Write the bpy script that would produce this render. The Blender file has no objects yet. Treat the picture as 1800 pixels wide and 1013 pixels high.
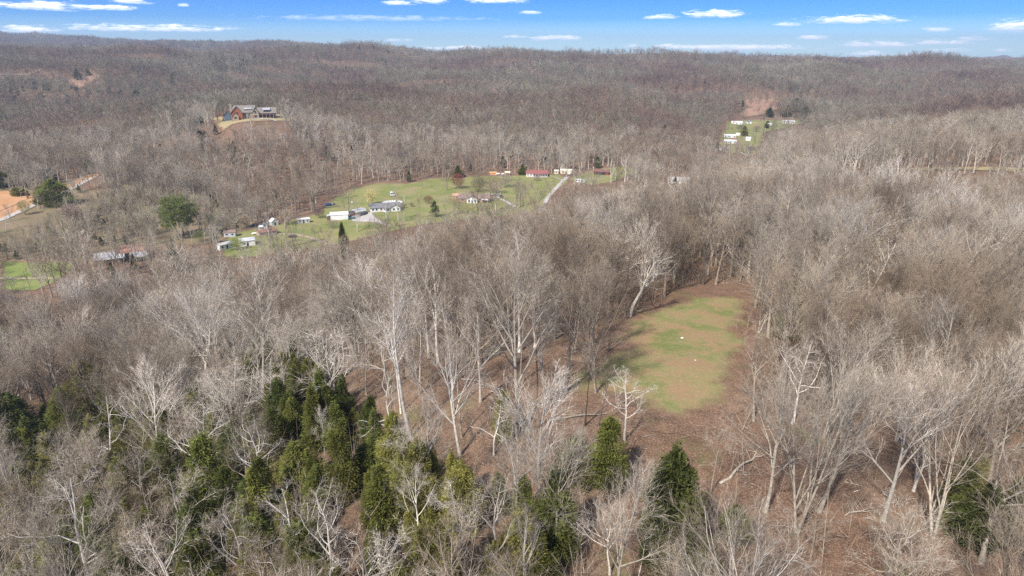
import bpy, math, random
import numpy as np
from mathutils import Vector, Matrix

random.seed(7)
np.random.seed(7)
S = bpy.context.scene
COL = S.collection
R = math.radians

# ------------------------------------------------------------------ camera
CAMZ = 100.0
PITCH = R(19.1)
FPX = 1200.0                      # focal length in pixels of the 1800 px wide photograph
CX, CY = 900.0, 506.5
SP, CP = math.sin(PITCH), math.cos(PITCH)
cam_d = bpy.data.cameras.new('camera')
cam_d.sensor_width = 36.0
cam_d.lens = 36.0 * FPX / 1800.0
cam_d.clip_start = 0.5
cam_d.clip_end = 40000.0
cam = bpy.data.objects.new('camera', cam_d)
COL.objects.link(cam)
cam.location = (0, 0, CAMZ)
cam.rotation_euler = (math.pi / 2 - PITCH, 0, 0)
S.camera = cam

# ------------------------------------------------------------------ sun, sky, exposure
SUN_EL, SUN_AZ = R(44), R(211)    # azimuth clockwise from +Y (north): behind the camera, to the left
sun_d = bpy.data.lights.new('sun', 'SUN')
sun_d.energy = 3.0
sun_d.angle = R(3.0)
sun_d.color = (1.0, 0.93, 0.83)
sun = bpy.data.objects.new('sun', sun_d)
COL.objects.link(sun)
sv = Vector((math.sin(SUN_AZ) * math.cos(SUN_EL), math.cos(SUN_AZ) * math.cos(SUN_EL), math.sin(SUN_EL)))
sun.rotation_euler = sv.to_track_quat('Z', 'Y').to_euler()
sun.location = sv * 300 + Vector((0, 0, 100))

S.view_settings.view_transform = 'Standard'
S.view_settings.look = 'None'
S.view_settings.exposure = 1.12
S.view_settings.gamma = 1.0
S.view_settings.use_curve_mapping = False

W = bpy.data.worlds.new('World')
S.world = W
W.use_nodes = True


class NT:
    """small helper to write node trees"""
    def __init__(self, tree):
        self.t = tree
        self.n = tree.nodes
        self.l = tree.links

    def node(self, typ, **kw):
        nd = self.n.new(typ)
        for k, v in kw.items():
            setattr(nd, k, v)
        return nd

    def put(self, nd, key, val):
        sock = nd.inputs[key]
        if hasattr(val, 'is_output') or hasattr(val, 'links'):
            self.l.new(val, sock)
        else:
            sock.default_value = val

    def math(self, op, a, b=None, c=None, clamp=False):
        nd = self.node('ShaderNodeMath', operation=op)
        nd.use_clamp = clamp
        self.put(nd, 0, a)
        if b is not None:
            self.put(nd, 1, b)
        if c is not None:
            self.put(nd, 2, c)
        return nd.outputs[0]

    def vmath(self, op, a, b=None):
        nd = self.node('ShaderNodeVectorMath', operation=op)
        self.put(nd, 0, a)
        if b is not None:
            self.put(nd, 1, b)
        return nd.outputs[0]

    def mix(self, f, a, b, mode='MIX'):
        nd = self.node('ShaderNodeMix', data_type='RGBA', blend_type=mode)
        self.put(nd, 0, f)
        self.put(nd, 6, a if not isinstance(a, tuple) or len(a) == 4 else (*a, 1))
        self.put(nd, 7, b if not isinstance(b, tuple) or len(b) == 4 else (*b, 1))
        return nd.outputs[2]

    def noise(self, vec, scale, detail=3.0, rough=0.5, out=0):
        nd = self.node('ShaderNodeTexNoise')
        if vec is not None:
            self.l.new(vec, nd.inputs['Vector'])
        nd.inputs['Scale'].default_value = scale
        nd.inputs['Detail'].default_value = detail
        nd.inputs['Roughness'].default_value = rough
        return nd.outputs[out]

    def smooth(self, v, lo, hi, a=0.0, b=1.0):
        nd = self.node('ShaderNodeMapRange', interpolation_type='SMOOTHSTEP')
        self.put(nd, 'Value', v)
        nd.inputs['From Min'].default_value = lo
        nd.inputs['From Max'].default_value = hi
        nd.inputs['To Min'].default_value = a
        nd.inputs['To Max'].default_value = b
        return nd.outputs['Result']

    def ramp(self, fac, stops):
        nd = self.node('ShaderNodeValToRGB')
        cr = nd.color_ramp
        while len(cr.elements) < len(stops):
            cr.elements.new(0.5)
        for e, (p, c) in zip(cr.elements, stops):
            e.position = p
            e.color = (*c, 1) if len(c) == 3 else c
        self.l.new(fac, nd.inputs[0])
        return nd.outputs[0]


def build_world():
    t = NT(W.node_tree)
    t.n.clear()
    out = t.node('ShaderNodeOutputWorld')
    bg = t.node('ShaderNodeBackground')
    t.l.new(bg.outputs[0], out.inputs[0])
    sky = t.node('ShaderNodeTexSky', sky_type='NISHITA')
    sky.sun_disc = False
    sky.sun_elevation = SUN_EL
    sky.sun_rotation = SUN_AZ
    sky.altitude = 300
    sky.air_density = 1.0
    sky.dust_density = 0.6
    sky.ozone_density = 2.0
    geo = t.node('ShaderNodeNewGeometry')
    d = t.vmath('SCALE', geo.outputs['Incoming'])
    d.node.inputs['Scale'].default_value = -1.0
    sep = t.node('ShaderNodeSeparateXYZ')
    t.l.new(d, sep.inputs[0])
    X, Y, Z = sep.outputs
    el = t.math('ARCSINE', Z)
    az = t.math('ARCTAN2', X, Y)
    # clear blue air right down to the horizon: the sky is graded by elevation
    tint = t.ramp(t.math('MULTIPLY', el, 1 / R(30), clamp=True),
                  [(0.0, SKY_TINT[0]), (0.08, SKY_TINT[1]), (0.15, SKY_TINT[2]), (0.5, SKY_TINT[3])])
    base = t.mix(1.0, sky.outputs[0], tint, 'MULTIPLY')
    # flat bottomed cumulus lenses: azimuth, elevation, half width, half height (degrees), opacity
    comb = t.node('ShaderNodeCombineXYZ')
    t.l.new(t.math('MULTIPLY', az, 40.0), comb.inputs[0])
    t.l.new(t.math('MULTIPLY', el, 230.0), comb.inputs[1])
    n1 = t.noise(comb.outputs[0], 1.0, 5.0, 0.62)
    n2 = t.noise(comb.outputs[0], 3.1, 4.0, 0.6)
    rag = t.math('ADD', t.math('MULTIPLY', t.math('SUBTRACT', n1, 0.5), 4.2), t.math('MULTIPLY', t.math('SUBTRACT', n2, 0.5), 2.2))
    acc = None
    shade = None
    for (px, py, w, h, op) in CLOUDS:
        a = (px - CX) / FPX
        b = (CY - py) / FPX
        v = Vector((a, CP + b * SP, -SP + b * CP)).normalized()
        ca, ce = math.atan2(v.x, v.y), math.asin(v.z)
        hw = w / FPX / (1 + a * a) * 1.05
        hh = h / FPX * 1.25
        dx = t.math('MULTIPLY', t.math('SUBTRACT', az, ca), 1 / hw)
        dy = t.math('MULTIPLY', t.math('SUBTRACT', el, ce), 1 / hh)
        # the underside is cut flatter than the top
        dyb = t.math('MAXIMUM', dy, t.math('MULTIPLY', dy, -2.0))
        q = t.math('ADD', t.math('POWER', t.math('ABSOLUTE', dx), 2.2), t.math('MULTIPLY', dyb, dyb))
        m = t.smooth(t.math('ADD', t.math('SUBTRACT', 1.25, q), rag), 0.0, 1.7, 0.0, op)
        s = t.math('MULTIPLY', m, t.smooth(dy, -0.4, 0.5))
        acc = m if acc is None else t.math('MAXIMUM', acc, m)
        shade = s if shade is None else t.math('MAXIMUM', shade, s)
    # broken cloud carries on overhead
    pl = t.node('ShaderNodeCombineXYZ')
    zz = t.math('ADD', t.math('MAXIMUM', Z, 0.0), 0.12)
    t.l.new(t.math('DIVIDE', X, zz), pl.inputs[0])
    t.l.new(t.math('DIVIDE', Y, zz), pl.inputs[1])
    over = t.smooth(t.noise(pl.outputs[0], 1.1, 6.0, 0.6), 0.42, 0.62)
    over = t.math('MULTIPLY', over, t.smooth(el, R(7), R(15)))
    base = t.mix(over, base, (3.9, 3.85, 3.8))
    ccol = t.mix(t.math('DIVIDE', shade, t.math('MAXIMUM', acc, 0.02), clamp=True), CLOUD_LOW, CLOUD_TOP)
    t.l.new(t.mix(acc, base, ccol), bg.inputs['Color'])
    bg.inputs['Strength'].default_value = SKY_STRENGTH


SKY_STRENGTH = 0.085
SKY_TINT = [(0.76, 1.16, 1.6), (0.115, 0.43, 1.08), (0.05, 0.27, 0.88), (0.4, 0.65, 1.0)]
CLOUD_TOP = (11.5, 11.5, 11.8)
CLOUD_LOW = (5.6, 6.5, 8.4)
CLOUDS = [
    (75, 13, 80, 7, 1), (190, 15, 48, 5, .9), (230, 4, 34, 5, .8), (45, 54, 60, 6, 1), (265, 52, 145, 6, 1), (322, 10, 9, 3, .6),
    (150, 46, 30, 3, .35), (500, 80, 70, 4, .5), (650, 34, 190, 5, .32), (697, 72, 22, 3, .7), (717, 72, 12, 3, .6),
    (700, 7, 26, 4, .8), (755, 4, 28, 5, .9), (870, 3, 52, 5, 1), (930, 23, 20, 4, .6), (960, 69, 16, 3, .5),
    (800, 86, 60, 4, .9), (905, 66, 22, 3, .8), (975, 69, 44, 5, 1), (1163, 31, 30, 4, .9), (1112, 82, 14, 3, .8), (1175, 82, 26, 4, .9),
    (1255, 27, 48, 7, 1), (1290, 86, 130, 6, 1), (1385, 44, 22, 4, .7), (1500, 37, 84, 7, 1), (1430, 68, 28, 4, .9), (1650, 54, 20, 4, .6),
    (1640, 51, 20, 3, .7), (1540, 81, 62, 6, 1), (1650, 77, 52, 5, 1), (1710, 70, 30, 4, .7), (1665, 90, 34, 4, .9), (1790, 50, 50, 10, 1),
    (1525, 96, 40, 4, .8), (1590, 98, 50, 3, .6), (1765, 90, 18, 3, .6), (1210, 95, 30, 4, .7),
]
build_world()

# ------------------------------------------------------------------ materials
MATS = {}


def material(name, build, rough=0.9, spec=0.2):
    if name in MATS:
        return MATS[name]
    m = bpy.data.materials.new(name)
    m.use_nodes = True
    t = NT(m.node_tree)
    b = m.node_tree.nodes['Principled BSDF']
    b.inputs['Roughness'].default_value = rough
    b.inputs['Specular IOR Level'].default_value = spec
    t.bsdf = b
    c = build(t)
    if c is not None:
        if isinstance(c, tuple):
            b.inputs['Base Color'].default_value = (*c, 1)
        else:
            t.l.new(c, b.inputs['Base Color'])
    MATS[name] = m
    return m


def paint(name, c, rough=0.6, spec=0.3, var=0.12, scale=0.7, metal=0.0):
    """a painted or bare surface with weathering that varies over it"""
    def f(t):
        g = t.node('ShaderNodeTexCoord').outputs['Object']
        n = t.noise(g, scale, 4)
        k = t.smooth(n, 0.3, 0.7)
        t.bsdf.inputs['Metallic'].default_value = metal
        return t.mix(k, tuple(max(0, x * (1 - var)) for x in c), tuple(min(1, x * (1 + var)) for x in c))
    return material(name, f, rough, spec)


def banded(name, c, c2, period, axis=0, rough=0.6, spec=0.3, metal=0.0, width=0.12):
    """siding laps, metal roof ribs or shingle courses"""
    def f(t):
        g = t.node('ShaderNodeTexCoord').outputs['Object']
        s = t.node('ShaderNodeSeparateXYZ')
        t.l.new(g, s.inputs[0])
        fr = t.math('FRACT', t.math('MULTIPLY', s.outputs[axis], 1 / period))
        k = t.smooth(fr, 1 - width, 1 - width * 0.5)
        n = t.smooth(t.noise(g, 0.5, 4), 0.3, 0.75)
        base = t.mix(n, c, tuple(x * 0.8 for x in c))
        t.bsdf.inputs['Metallic'].default_value = metal
        return t.mix(k, base, c2)
    return material(name, f, rough, spec)


def tree_mat(name, cols, bark_scale=3.0, loc_scale=0.012, rnd=0.5, spread=0.25, rough=0.9, tipcol=None):
    """one colour per tree (drawn between cols), shifting gently from place to place, with bark mottling"""
    def f(t):
        oi = t.node('ShaderNodeObjectInfo')
        loc = t.noise(oi.outputs['Location'], loc_scale, 3.0, 0.55)
        k = t.math('ADD', t.math('MULTIPLY', t.math('SUBTRACT', loc, 0.5), 3.4), t.math('MULTIPLY', oi.outputs['Random'], rnd))
        k = t.math('ADD', k, 0.5 - rnd / 2, clamp=True)
        n = len(cols)
        c = t.ramp(k, [(i / (n - 1), col) for i, col in enumerate(cols)])
        g = t.node('ShaderNodeTexCoord').outputs['Object']
        b = t.smooth(t.noise(g, bark_scale, 4, 0.65), 0.3, 0.7, 1 - spread, 1 + spread)
        rv = t.math('MULTIPLY_ADD', t.math('FRACT', t.math('MULTIPLY', oi.outputs['Random'], 37.7)), 0.76, 0.6)
        m = t.vmath('SCALE', c)
        t.l.new(t.math('MULTIPLY', b, rv), m.node.inputs['Scale'])
        return m
    return material(name, f, rough, 0.1)


M_BARK = tree_mat('pale_bark', [(0.20, 0.165, 0.125), (0.30, 0.255, 0.20), (0.41, 0.365, 0.30)], 2.0, 0.02, 0.9, 0.32)
M_BARKW = tree_mat('white_bark', [(0.42, 0.38, 0.32), (0.62, 0.575, 0.51)], 2.0, 0.02, 0.9, 0.22)
M_BARKD = tree_mat('dark_bark', [(0.07, 0.06, 0.05), (0.13, 0.115, 0.10)], 2.0, 0.02, 0.9, 0.32)
M_TWIG = tree_mat('twig', [(0.25, 0.18, 0.125), (0.31, 0.24, 0.175), (0.36, 0.305, 0.24)], 1.0, 0.02, 0.9, 0.2)
M_TWIGW = tree_mat('pale_twig', [(0.31, 0.24, 0.18), (0.40, 0.335, 0.27)], 1.0, 0.02, 0.9, 0.2)
M_WOODF = tree_mat('wood_canopy', [(0.15, 0.107, 0.09), (0.25, 0.18, 0.135), (0.22, 0.182, 0.14), (0.19, 0.185, 0.13), (0.33, 0.28, 0.22)], 0.6, 0.0045, 0.6, 0.2)
M_CEDAR = tree_mat('cedar_leaf', [(0.12, 0.145, 0.045), (0.185, 0.20, 0.05), (0.26, 0.245, 0.07)], 1.2, 0.03, 1.0, 0.45)
M_PINE = tree_mat('pine_leaf', [(0.25, 0.29, 0.09), (0.30, 0.34, 0.11)], 0.8, 0.03, 0.5, 0.4)
M_BUDS = tree_mat('yellow_buds', [(0.42, 0.36, 0.15), (0.46, 0.40, 0.18)], 0.8, 0.03, 0.5, 0.25)
M_REDBUD = tree_mat('red_buds', [(0.30, 0.10, 0.08), (0.26, 0.11, 0.09)], 0.8, 0.03, 0.5, 0.25)


def litter(t, g):
    big = t.smooth(t.noise(g, 0.035, 4, 0.6), 0.35, 0.68)
    mid = t.smooth(t.noise(g, 0.35, 5, 0.65), 0.35, 0.65)
    fine = t.noise(g, 4.5, 4, 0.75)
    lit = t.mix(big, (0.19, 0.105, 0.066), (0.25, 0.16, 0.11))
    lit = t.mix(t.math('MULTIPLY', mid, 0.8), lit, (0.115, 0.068, 0.045))
    lit = t.mix(t.smooth(fine, 0.48, 0.66, 0, 0.9), lit, (0.40, 0.30, 0.22))
    moss = t.math('MULTIPLY', t.smooth(t.noise(g, 0.11, 5, 0.6), 0.56, 0.72), t.smooth(t.noise(g, 1.1, 4), 0.35, 0.6, 0.2, 0.85))
    lit = t.mix(moss, lit, (0.15, 0.155, 0.06))
    return lit, fine


def ground_mat():
    def f(t):
        g = t.node('ShaderNodeNewGeometry').outputs['Position']
        lit, fine = litter(t, g)
        bump = t.node('ShaderNodeBump')
        bump.inputs['Strength'].default_value = 0.5
        bump.inputs['Distance'].default_value = 0.3
        t.l.new(fine, bump.inputs['Height'])
        t.l.new(bump.outputs[0], t.bsdf.inputs['Normal'])
        return lit
    return material('leaf_litter', f, 0.95, 0.1)


def sheet_mat(name, c1, c2, c3, edge=(0.20, 0.14, 0.09), s1=0.05, s2=0.5, s3=4.0, blot=0.5):
    """grass, soil or gravel; towards its rim (vertex attribute) it thins out into leaf litter in ragged patches"""
    def f(t):
        g = t.node('ShaderNodeNewGeometry').outputs['Position']
        at = t.node('ShaderNodeAttribute', attribute_name='rim').outputs['Fac']
        a = t.smooth(t.noise(g, s1, 4, 0.6), 0.35, 0.65)
        b = t.smooth(t.noise(g, s2, 5, 0.65), 0.4, 0.68)
        c = t.noise(g, s3, 4, 0.7)
        col = t.mix(a, c1, c2)
        col = t.mix(t.math('MULTIPLY', b, blot), col, c3)
        col = t.mix(t.smooth(c, 0.4, 0.75, 0, 0.5), col, tuple(min(1, x * 1.5) for x in c2))
        k = t.smooth(t.math('ADD', at, t.math('MULTIPLY', t.math('SUBTRACT', t.noise(g, s2 * 0.6, 5, 0.7), 0.5), 1.3)), 0.25, 0.6)
        bump = t.node('ShaderNodeBump')
        bump.inputs['Strength'].default_value = 0.4
        bump.inputs['Distance'].default_value = 0.2
        t.l.new(c, bump.inputs['Height'])
        t.l.new(bump.outputs[0], t.bsdf.inputs['Normal'])
        return t.mix(k, litter(t, g)[0] if edge == 'litter' else edge, col)
    return material(name, f, 0.95, 0.1)


def leafy(m, k=0.4):
    t = NT(m.node_tree)
    out = [n for n in m.node_tree.nodes if n.type == 'OUTPUT_MATERIAL'][0]
    pb = m.node_tree.nodes['Principled BSDF']
    src = pb.inputs['Base Color'].links[0].from_socket
    tr = t.node('ShaderNodeBsdfTranslucent')
    t.l.new(src, tr.inputs['Color'])
    mx = t.node('ShaderNodeMixShader')
    mx.inputs[0].default_value = k
    t.l.new(pb.outputs[0], mx.inputs[1])
    t.l.new(tr.outputs[0], mx.inputs[2])
    t.l.new(mx.outputs[0], out.inputs['Surface'])


leafy(M_CEDAR)
leafy(M_PINE)
M_GROUND = ground_mat()
M_GRASS = sheet_mat('valley_grass', (0.155, 0.19, 0.055), (0.225, 0.235, 0.085), (0.32, 0.25, 0.145), s1=0.03, s2=0.07, s3=1.2, blot=0.8, edge='litter')
M_GRASSB = sheet_mat('bright_grass', (0.16, 0.215, 0.055), (0.22, 0.25, 0.085), (0.26, 0.25, 0.10), s1=0.03, s2=0.12, s3=1.2, blot=0.4, edge='litter')
M_MEADOW = sheet_mat('hill_meadow', (0.16, 0.18, 0.06), (0.26, 0.24, 0.11), (0.32, 0.20, 0.12), s1=0.10, s2=0.20, s3=2.2, blot=1.0, edge='litter')
M_STRAW = sheet_mat('straw_grass', (0.32, 0.26, 0.14), (0.38, 0.31, 0.17), (0.3, 0.28, 0.12), s1=0.03, s2=0.12, s3=1.0, blot=0.5, edge='litter')
M_CLAY = sheet_mat('orange_clay', (0.46, 0.235, 0.11), (0.54, 0.31, 0.17), (0.34, 0.21, 0.12), s1=0.05, s2=0.2, s3=1.5, blot=0.6)
M_REDCLAY = sheet_mat('red_clay', (0.30, 0.17, 0.115), (0.38, 0.24, 0.17), (0.26, 0.17, 0.11), s1=0.03, s2=0.08, s3=0.6, blot=0.6)
M_GRAVEL = sheet_mat('gravel', (0.42, 0.39, 0.37), (0.50, 0.47, 0.44), (0.33, 0.30, 0.27), s1=0.1, s2=0.5, s3=3.0, blot=0.4, edge=(0.30, 0.27, 0.2))
M_DIRT = sheet_mat('dirt_track', (0.36, 0.28, 0.21), (0.44, 0.35, 0.26), (0.30, 0.23, 0.16), s1=0.1, s2=0.5, s3=3.0, blot=0.4, edge=(0.26, 0.22, 0.12))

# ------------------------------------------------------------------ terrain
_rng = np.random.RandomState(5)
_perm = _rng.rand(256, 256)


def vnoise(x, y):
    xi, yi = np.floor(x).astype(int), np.floor(y).astype(int)
    fx, fy = x - xi, y - yi
    fx, fy = fx * fx * (3 - 2 * fx), fy * fy * (3 - 2 * fy)
    a = _perm[xi & 255, yi & 255]
    b = _perm[(xi + 1) & 255, yi & 255]
    c = _perm[xi & 255, (yi + 1) & 255]
    d = _perm[(xi + 1) & 255, (yi + 1) & 255]
    return (a * (1 - fx) + b * fx) * (1 - fy) + (c * (1 - fx) + d * fx) * fy


def fbm(x, y, o=4):
    s, amp, tot = 0, 1.0, 0
    for i in range(o):
        s = s + amp * vnoise(x * 2 ** i + 17 * i, y * 2 ** i + 31 * i)
        tot += amp
        amp *= 0.5
    return s / tot - 0.5


# surveyed heights of the place: distance north of the camera -> (east/north ratio, height)
SURVEY = {
    14: [(-1.1, 36), (-.5, 42), (0, 46), (.5, 46), (1.1, 43)],
    30: [(-1.1, 34), (-.5, 41), (0, 47), (.5, 47), (1.1, 43)],
    60: [(-1.0, 30), (-.5, 39), (0, 48), (.5, 48), (1.0, 42)],
    100: [(-1.0, 15), (-.8, 20), (-.4, 34), (-.1, 47), (.1, 49), (.4, 48), (.8, 42), (1.0, 41)],
    150: [(-1.0, 3), (-.8, 6), (-.5, 16), (-.2, 34), (0, 43), (.2, 45), (.5, 44), (.8, 41), (1.0, 40)],
    200: [(-1.0, 0), (-.8, 0), (-.5, 5), (-.25, 18), (0, 31), (.1, 36), (.3, 42), (.8, 40), (1.0, 40)],
    270: [(-1.0, 0), (-.8, 0), (-.5, 0), (-.25, 7), (0, 17), (.15, 27), (.3, 37), (.5, 40), (.8, 40), (1.0, 40)],
    350: [(-1.0, 2), (-.8, 1), (-.5, 0), (-.35, 0), (-.2, 1), (0, 5), (.15, 13), (.27, 18), (.4, 31), (.55, 39), (.8, 39.5), (1.0, 40)],
    430: [(-1.0, 4), (-.8, 3), (-.5, 2), (-.35, 0), (-.2, 0), (0, 0), (.15, 5), (.27, 9), (.4, 26), (.55, 37), (.8, 38), (1.0, 40)],
    500: [(-1.0, 4), (-.8, 4), (-.6, 5), (-.45, 5), (-.37, 10), (-.25, 2), (-.12, 0), (0, 0), (.1, 1), (.27, 4), (.4, 22), (.55, 36), (.8, 37), (1.0, 40)],
    600: [(-1.0, 6), (-.8, 6), (-.6, 7), (-.45, 24), (-.37, 34), (-.28, 24), (-.18, 9), (-.1, 3), (0, 1), (.1, 1), (.2, 1), (.3, 2), (.42, 16), (.6, 35), (.85, 36), (1.0, 40)],
    650: [(-1.0, 8), (-.8, 7), (-.6, 9), (-.45, 35), (-.37, 42.5), (-.3, 37), (-.2, 19), (0, 8), (.15, 5), (.3, 0), (.45, 15), (.65, 33), (.9, 34)],
    800: [(-1.0, 14), (-.8, 12), (-.6, 14), (-.45, 28), (-.35, 36), (-.2, 28), (0, 22), (.15, 16), (.25, 4), (.3, 0), (.35, 0), (.45, 8), (.6, 26), (.9, 34)],
    1000: [(-1.0, 30), (-.8, 28), (-.55, 26), (-.35, 32), (-.1, 32), (.1, 28), (.22, 16), (.3, 2), (.36, 0), (.42, 1), (.5, 7), (.65, 24), (.9, 34)],
    1150: [(-.8, 45), (-.55, 34), (-.2, 30), (.1, 27), (.25, 18), (.36, 12), (.42, 6), (.5, 10), (.7, 26), (.9, 34)],
    1270: [(-1.0, 65), (-.8, 60), (-.6, 50), (-.4, 36), (-.1, 31), (.1, 27), (.25, 24), (.36, 27), (.42, 22), (.55, 18), (.7, 26), (.9, 34)],
    1600: [(-1.0, 88), (-.8, 82), (-.5, 66), (-.2, 44), (0, 36), (.2, 45), (.35, 55), (.5, 46), (.7, 42), (.9, 42)],
    1900: [(-1.0, 92), (-.8, 92), (-.5, 78), (-.2, 68), (0, 58), (.2, 52), (.35, 52), (.5, 46), (.7, 42), (.9, 40)],
    2250: [(-1.0, 88), (-.8, 88), (-.6, 86), (-.4, 88), (-.2, 90), (0, 88), (.25, 66), (.5, 53), (.75, 44), (1.0, 40)],
    3000: [(-1.0, 90), (-.8, 90), (-.5, 70), (0, 60), (.5, 45), (1.0, 40)],
    4500: [(-1.0, 185), (-.8, 178), (-.6, 152), (-.45, 128), (-.3, 98), (0, 50), (.4, 40), (1.0, 30)],
    7000: [(-1.0, 120), (-.5, 90), (0, 50), (1.0, 40)],
    9000: [(-1.0, 60), (0, 50), (1.0, 40)],
}
_pts = np.array([(r, math.log(Y), z) for Y, row in SURVEY.items() for r, z in row])
_U = np.stack([_pts[:, 0] * 2.2, _pts[:, 1]], 1)


def _k(d2):
    return np.where(d2 > 1e-12, 0.5 * d2 * np.log(np.maximum(d2, 1e-12)), 0.0)


def _fit():
    n = len(_U)
    d2 = ((_U[:, None] - _U[None]) ** 2).sum(2)
    A = np.zeros((n + 3, n + 3))
    A[:n, :n] = _k(d2) + np.eye(n) * 2e-4
    A[:n, n] = 1
    A[:n, n + 1:] = _U
    A[n:, :n] = A[:n, n:].T
    b = np.concatenate([_pts[:, 2], np.zeros(3)])
    return np.linalg.solve(A, b)


_wts = _fit()


def height_raw(x, y):
    x = np.atleast_1d(np.asarray(x, float))
    y = np.atleast_1d(np.asarray(y, float))
    Y = np.maximum(np.maximum(y, 14.0), np.abs(x) / 1.0)   # beyond the survey's fan the nearest bearing is used
    Y = np.minimum(Y, 9000.0)
    r = np.clip(x / Y, -1.0, 1.0)
    out = np.empty(len(x))
    n = len(_U)
    for s in range(0, len(x), 20000):
        q = np.stack([r[s:s + 20000] * 2.2, np.log(Y[s:s + 20000])], 1)
        d2 = ((q[:, None] - _U[None]) ** 2).sum(2)
        out[s:s + 20000] = _k(d2) @ _wts[:n] + _wts[n] + q @ _wts[n + 1:]
    out = np.clip(out, -3, 230)
    hilly = np.clip((out - 3) / 18.0, 0.05, 1.0)
    far = np.clip((np.hypot(x, y) - 250) / 900.0, 0.0, 1.0)
    out += fbm(x / 230 + 40, y / 230 + 11, 4) * 44 * hilly * far
    out += (np.abs(fbm(x / 420 + 3, y / 170 + 5, 3)) - .12) * 90 * hilly * np.clip((np.hypot(x, y) - 750) / 500.0, 0.0, 1.0)
    out += fbm(x / 30, y / 30, 3) * 1.6 * (hilly * 0.7 + 0.1)
    return out


# the ground sheet: a polar grid, fine near the camera and in front of it
_azf = np.linspace(R(-46), R(46), 560)
_azb = np.linspace(R(46), R(314), 90)[1:-1]
G_AZ = np.concatenate([_azf, _azb])
G_LD = np.linspace(math.log(8.0), math.log(9000.0), 520)
_A, _L = np.meshgrid(G_AZ, G_LD, indexing='ij')
_gx, _gy = np.exp(_L) * np.sin(_A), np.exp(_L) * np.cos(_A)
GZ = height_raw(_gx.ravel(), _gy.ravel()).reshape(_gx.shape)


def height(x, y):
    """height of the ground sheet itself (bilinear on its grid)"""
    x = np.atleast_1d(np.asarray(x, float))
    y = np.atleast_1d(np.asarray(y, float))
    az = np.arctan2(x, y)
    ld = np.log(np.maximum(np.hypot(x, y), 8.01))
    i = np.clip(np.searchsorted(_azf, az) - 1, 0, len(_azf) - 2)
    f = np.clip((az - _azf[i]) / (_azf[1] - _azf[0]), 0, 1)
    g = (ld - G_LD[0]) / (G_LD[1] - G_LD[0])
    j = np.clip(g.astype(int), 0, len(G_LD) - 2)
    g = np.clip(g - j, 0, 1)
    return (GZ[i, j] * (1 - f) + GZ[i + 1, j] * f) * (1 - g) + (GZ[i, j + 1] * (1 - f) + GZ[i + 1, j + 1] * f) * g


def hz(x, y):
    return float(height(x, y)[0])


def ray(px, py):
    a = (px - CX) / FPX
    b = (CY - py) / FPX
    return a, CP + b * SP, -SP + b * CP


def hit(px, py, near=30.0, far=6000.0):
    """where the line of sight through a photo pixel meets the ground beyond distance `near`"""
    a, f, u = ray(px, py)
    Ys = np.exp(np.linspace(math.log(near), math.log(far), 1600))
    xs = Ys * a / f
    zs = CAMZ + Ys * u / f
    dz = zs - height(xs, Ys)
    k = np.argmax(dz <= 0)
    if dz[k] > 0:
        k = int(np.argmin(dz))
        return xs[k], Ys[k], hz(xs[k], Ys[k])
    if k > 0:
        t = dz[k - 1] / (dz[k - 1] - dz[k])
        Y = Ys[k - 1] + (Ys[k] - Ys[k - 1]) * t
    else:
        Y = Ys[0]
    x = Y * a / f
    return x, Y, hz(x, Y)


def project(x, y, z):
    x, y, z = np.asarray(x, float), np.asarray(y, float), np.asarray(z, float) - CAMZ
    d = y * CP - z * SP
    u = y * SP + z * CP
    d = np.maximum(d, 0.1)
    return CX + FPX * x / d, CY - FPX * u / d, d


def inpoly(px, py, poly):
    px, py = np.atleast_1d(px), np.atleast_1d(py)
    c = np.zeros(px.shape, bool)
    n = len(poly)
    for i in range(n):
        x1, y1 = poly[i]
        x2, y2 = poly[(i + 1) % n]
        if y1 == y2:
            continue
        cond = ((y1 > py) != (y2 > py)) & (px < (x2 - x1) * (py - y1) / (y2 - y1) + x1)
        c ^= cond
    return c


# ------------------------------------------------------------------ object helpers
def setp(o, label=None, cat=None, group=None, kind=None):
    if label:
        o['label'] = label
    if cat:
        o['category'] = cat
    if group:
        o['group'] = group
    if kind:
        o['kind'] = kind
    return o


def mesh(name, verts, faces, mat=None, smooth=False):
    me = bpy.data.meshes.new(name)
    if isinstance(verts, np.ndarray):
        verts = verts.tolist()
    me.from_pydata(verts, [], faces)
    if mat is not None:
        for m in (mat if isinstance(mat, (list, tuple)) else [mat]):
            me.materials.append(m)
    if smooth:
        me.polygons.foreach_set('use_smooth', [True] * len(me.polygons))
    me.update()
    return me


def fast_mesh(name, verts, tris, mat, smooth=False):
    """triangles only, numpy in"""
    me = bpy.data.meshes.new(name)
    verts = np.asarray(verts, np.float32)
    tris = np.asarray(tris, np.int32)
    me.vertices.add(len(verts))
    me.vertices.foreach_set('co', verts.ravel())
    me.loops.add(len(tris) * 3)
    me.loops.foreach_set('vertex_index', tris.ravel())
    me.polygons.add(len(tris))
    me.polygons.foreach_set('loop_start', np.arange(len(tris), dtype=np.int32) * 3)
    me.polygons.foreach_set('loop_total', np.full(len(tris), 3, np.int32))
    for m in (mat if isinstance(mat, (list, tuple)) else [mat]):
        me.materials.append(m)
    me.update(calc_edges=True)
    me.validate()
    if smooth:
        me.polygons.foreach_set('use_smooth', [True] * len(me.polygons))
    return me


def link(name, me, parent=None, loc=None):
    o = bpy.data.objects.new(name, me)
    COL.objects.link(o)
    if parent is not None:
        o.parent = parent
    if loc is not None:
        o.location = loc
    return o


def thing(name, label, cat, loc, rz=0.0, group=None):
    o = bpy.data.objects.new(name, None)
    o.empty_display_size = 0.5
    COL.objects.link(o)
    o.location = loc
    o.rotation_euler = (0, 0, rz)
    setp(o, label, cat, group)
    return o


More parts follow.
